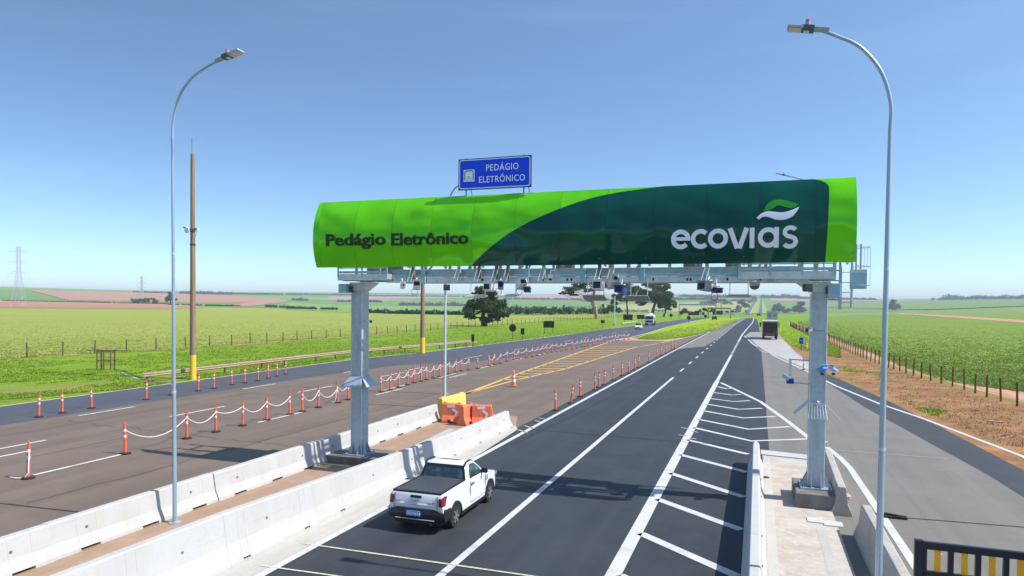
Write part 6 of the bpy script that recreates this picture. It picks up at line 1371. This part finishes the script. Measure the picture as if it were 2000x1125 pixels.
# ------------------------------------------------------------------ haze, sky, sun, camera
def haze():
    m = bpy.data.materials.new('haze_air'); m.use_nodes = True; nt = m.node_tree; nt.nodes.clear()
    out = nt.nodes.new('ShaderNodeOutputMaterial'); v = nt.nodes.new('ShaderNodeVolumePrincipled')
    v.inputs['Color'].default_value = (.80, .88, 1.0, 1); v.inputs['Density'].default_value = HAZE_D; v.inputs['Anisotropy'].default_value = 0
    nt.links.new(v.outputs[0], out.inputs['Volume'])
    me = bpy.data.meshes.new('haze')
    x0, x1, y0, y1, z0, z1 = -9800, 9800, -9800, 9800, -20, 110
    vs = [(x, y, z) for z in (z0, z1) for y in (y0, y1) for x in (x0, x1)]
    me.from_pydata(vs, [], [(0, 2, 3, 1), (4, 5, 7, 6), (0, 1, 5, 4), (2, 6, 7, 3), (0, 4, 6, 2), (1, 3, 7, 5)]); me.materials.append(m)
    o = bpy.data.objects.new('haze', me); COL.objects.link(o); struct(o, 'stuff')
HAZE_D = 1.9e-4
USE_HAZE = True
if USE_HAZE: haze()
SE = math.radians(50); sv = Vector((.9975*math.cos(SE), .07*math.cos(SE), math.sin(SE)))
w = bpy.data.worlds.new('World'); S.world = w; w.use_nodes = True; nt = w.node_tree; nt.nodes.clear()
out = nt.nodes.new('ShaderNodeOutputWorld'); bg = nt.nodes.new('ShaderNodeBackground'); sky = nt.nodes.new('ShaderNodeTexSky')
sky.sky_type = 'NISHITA'; sky.sun_disc = False; sky.sun_elevation = SE; sky.sun_rotation = math.atan2(sv.x, sv.y); sky.air_density = 1.0; sky.dust_density = 1.3; sky.ozone_density = 1.0; sky.altitude = 500
bg.inputs[1].default_value = .15
tc = nt.nodes.new('ShaderNodeTexCoord'); mp = nt.nodes.new('ShaderNodeMapping'); mp.inputs['Scale'].default_value = (1, 1, 1.9)
nt.links.new(tc.outputs['Generated'], mp.inputs[0]); nt.links.new(mp.outputs[0], sky.inputs[0])
tint = nt.nodes.new('ShaderNodeMix'); tint.data_type = 'RGBA'; tint.blend_type = 'MULTIPLY'; tint.inputs[0].default_value = 1; tint.inputs[7].default_value = (.83, 1.0, 1.06, 1)
mp2 = nt.nodes.new('ShaderNodeMapping'); mp2.inputs['Scale'].default_value = (2.2, 2.2, 22); nt.links.new(tc.outputs['Generated'], mp2.inputs[0])
cn = nt.nodes.new('ShaderNodeTexNoise'); cn.inputs['Scale'].default_value = 1.3; cn.inputs['Detail'].default_value = 5; nt.links.new(mp2.outputs[0], cn.inputs[0])
cm_ = ramp(nt, cn.outputs[0], .54, .8, 0, .035); wisp = mix(nt, cm_, sky.outputs[0], (6.2, 6.6, 7.0)); nt.links.new(wisp, tint.inputs[6]); nt.links.new(tint.outputs[2], bg.inputs[0]); nt.links.new(bg.outputs[0], out.inputs[0])
sl = bpy.data.lights.new('sun', 'SUN'); sl.energy = 4.5; sl.angle = math.radians(.5); sl.color = (1, .95, .87)
so = bpy.data.objects.new('sun', sl); COL.objects.link(so); so.rotation_euler = sv.to_track_quat('Z', 'Y').to_euler(); so.location = (30, 0, 60)
cd = bpy.data.cameras.new('camera'); cd.sensor_width = 36; cd.lens = F/2000*36; cd.shift_y = (CY-562.5)/2000; cd.clip_start = .1; cd.clip_end = 30000
co = bpy.data.objects.new('photo_camera', cd); COL.objects.link(co)
M = Matrix((tuple(rt)+(0,), tuple(up)+(0,), tuple(-fw)+(0,), (0, 0, 0, 1))).transposed(); M[0][3], M[1][3], M[2][3] = 0, 0, H0
co.matrix_world = Matrix(((rt[0], up[0], -fw[0], 0), (rt[1], up[1], -fw[1], 0), (rt[2], up[2], -fw[2], H0), (0, 0, 0, 1)))
S.camera = co
S.view_settings.view_transform = 'Standard'; S.view_settings.look = 'None'; S.view_settings.exposure = 0.55; S.view_settings.gamma = 1
S.cycles.max_bounces = 6; S.cycles.volume_bounces = 0; S.cycles.use_denoising = True
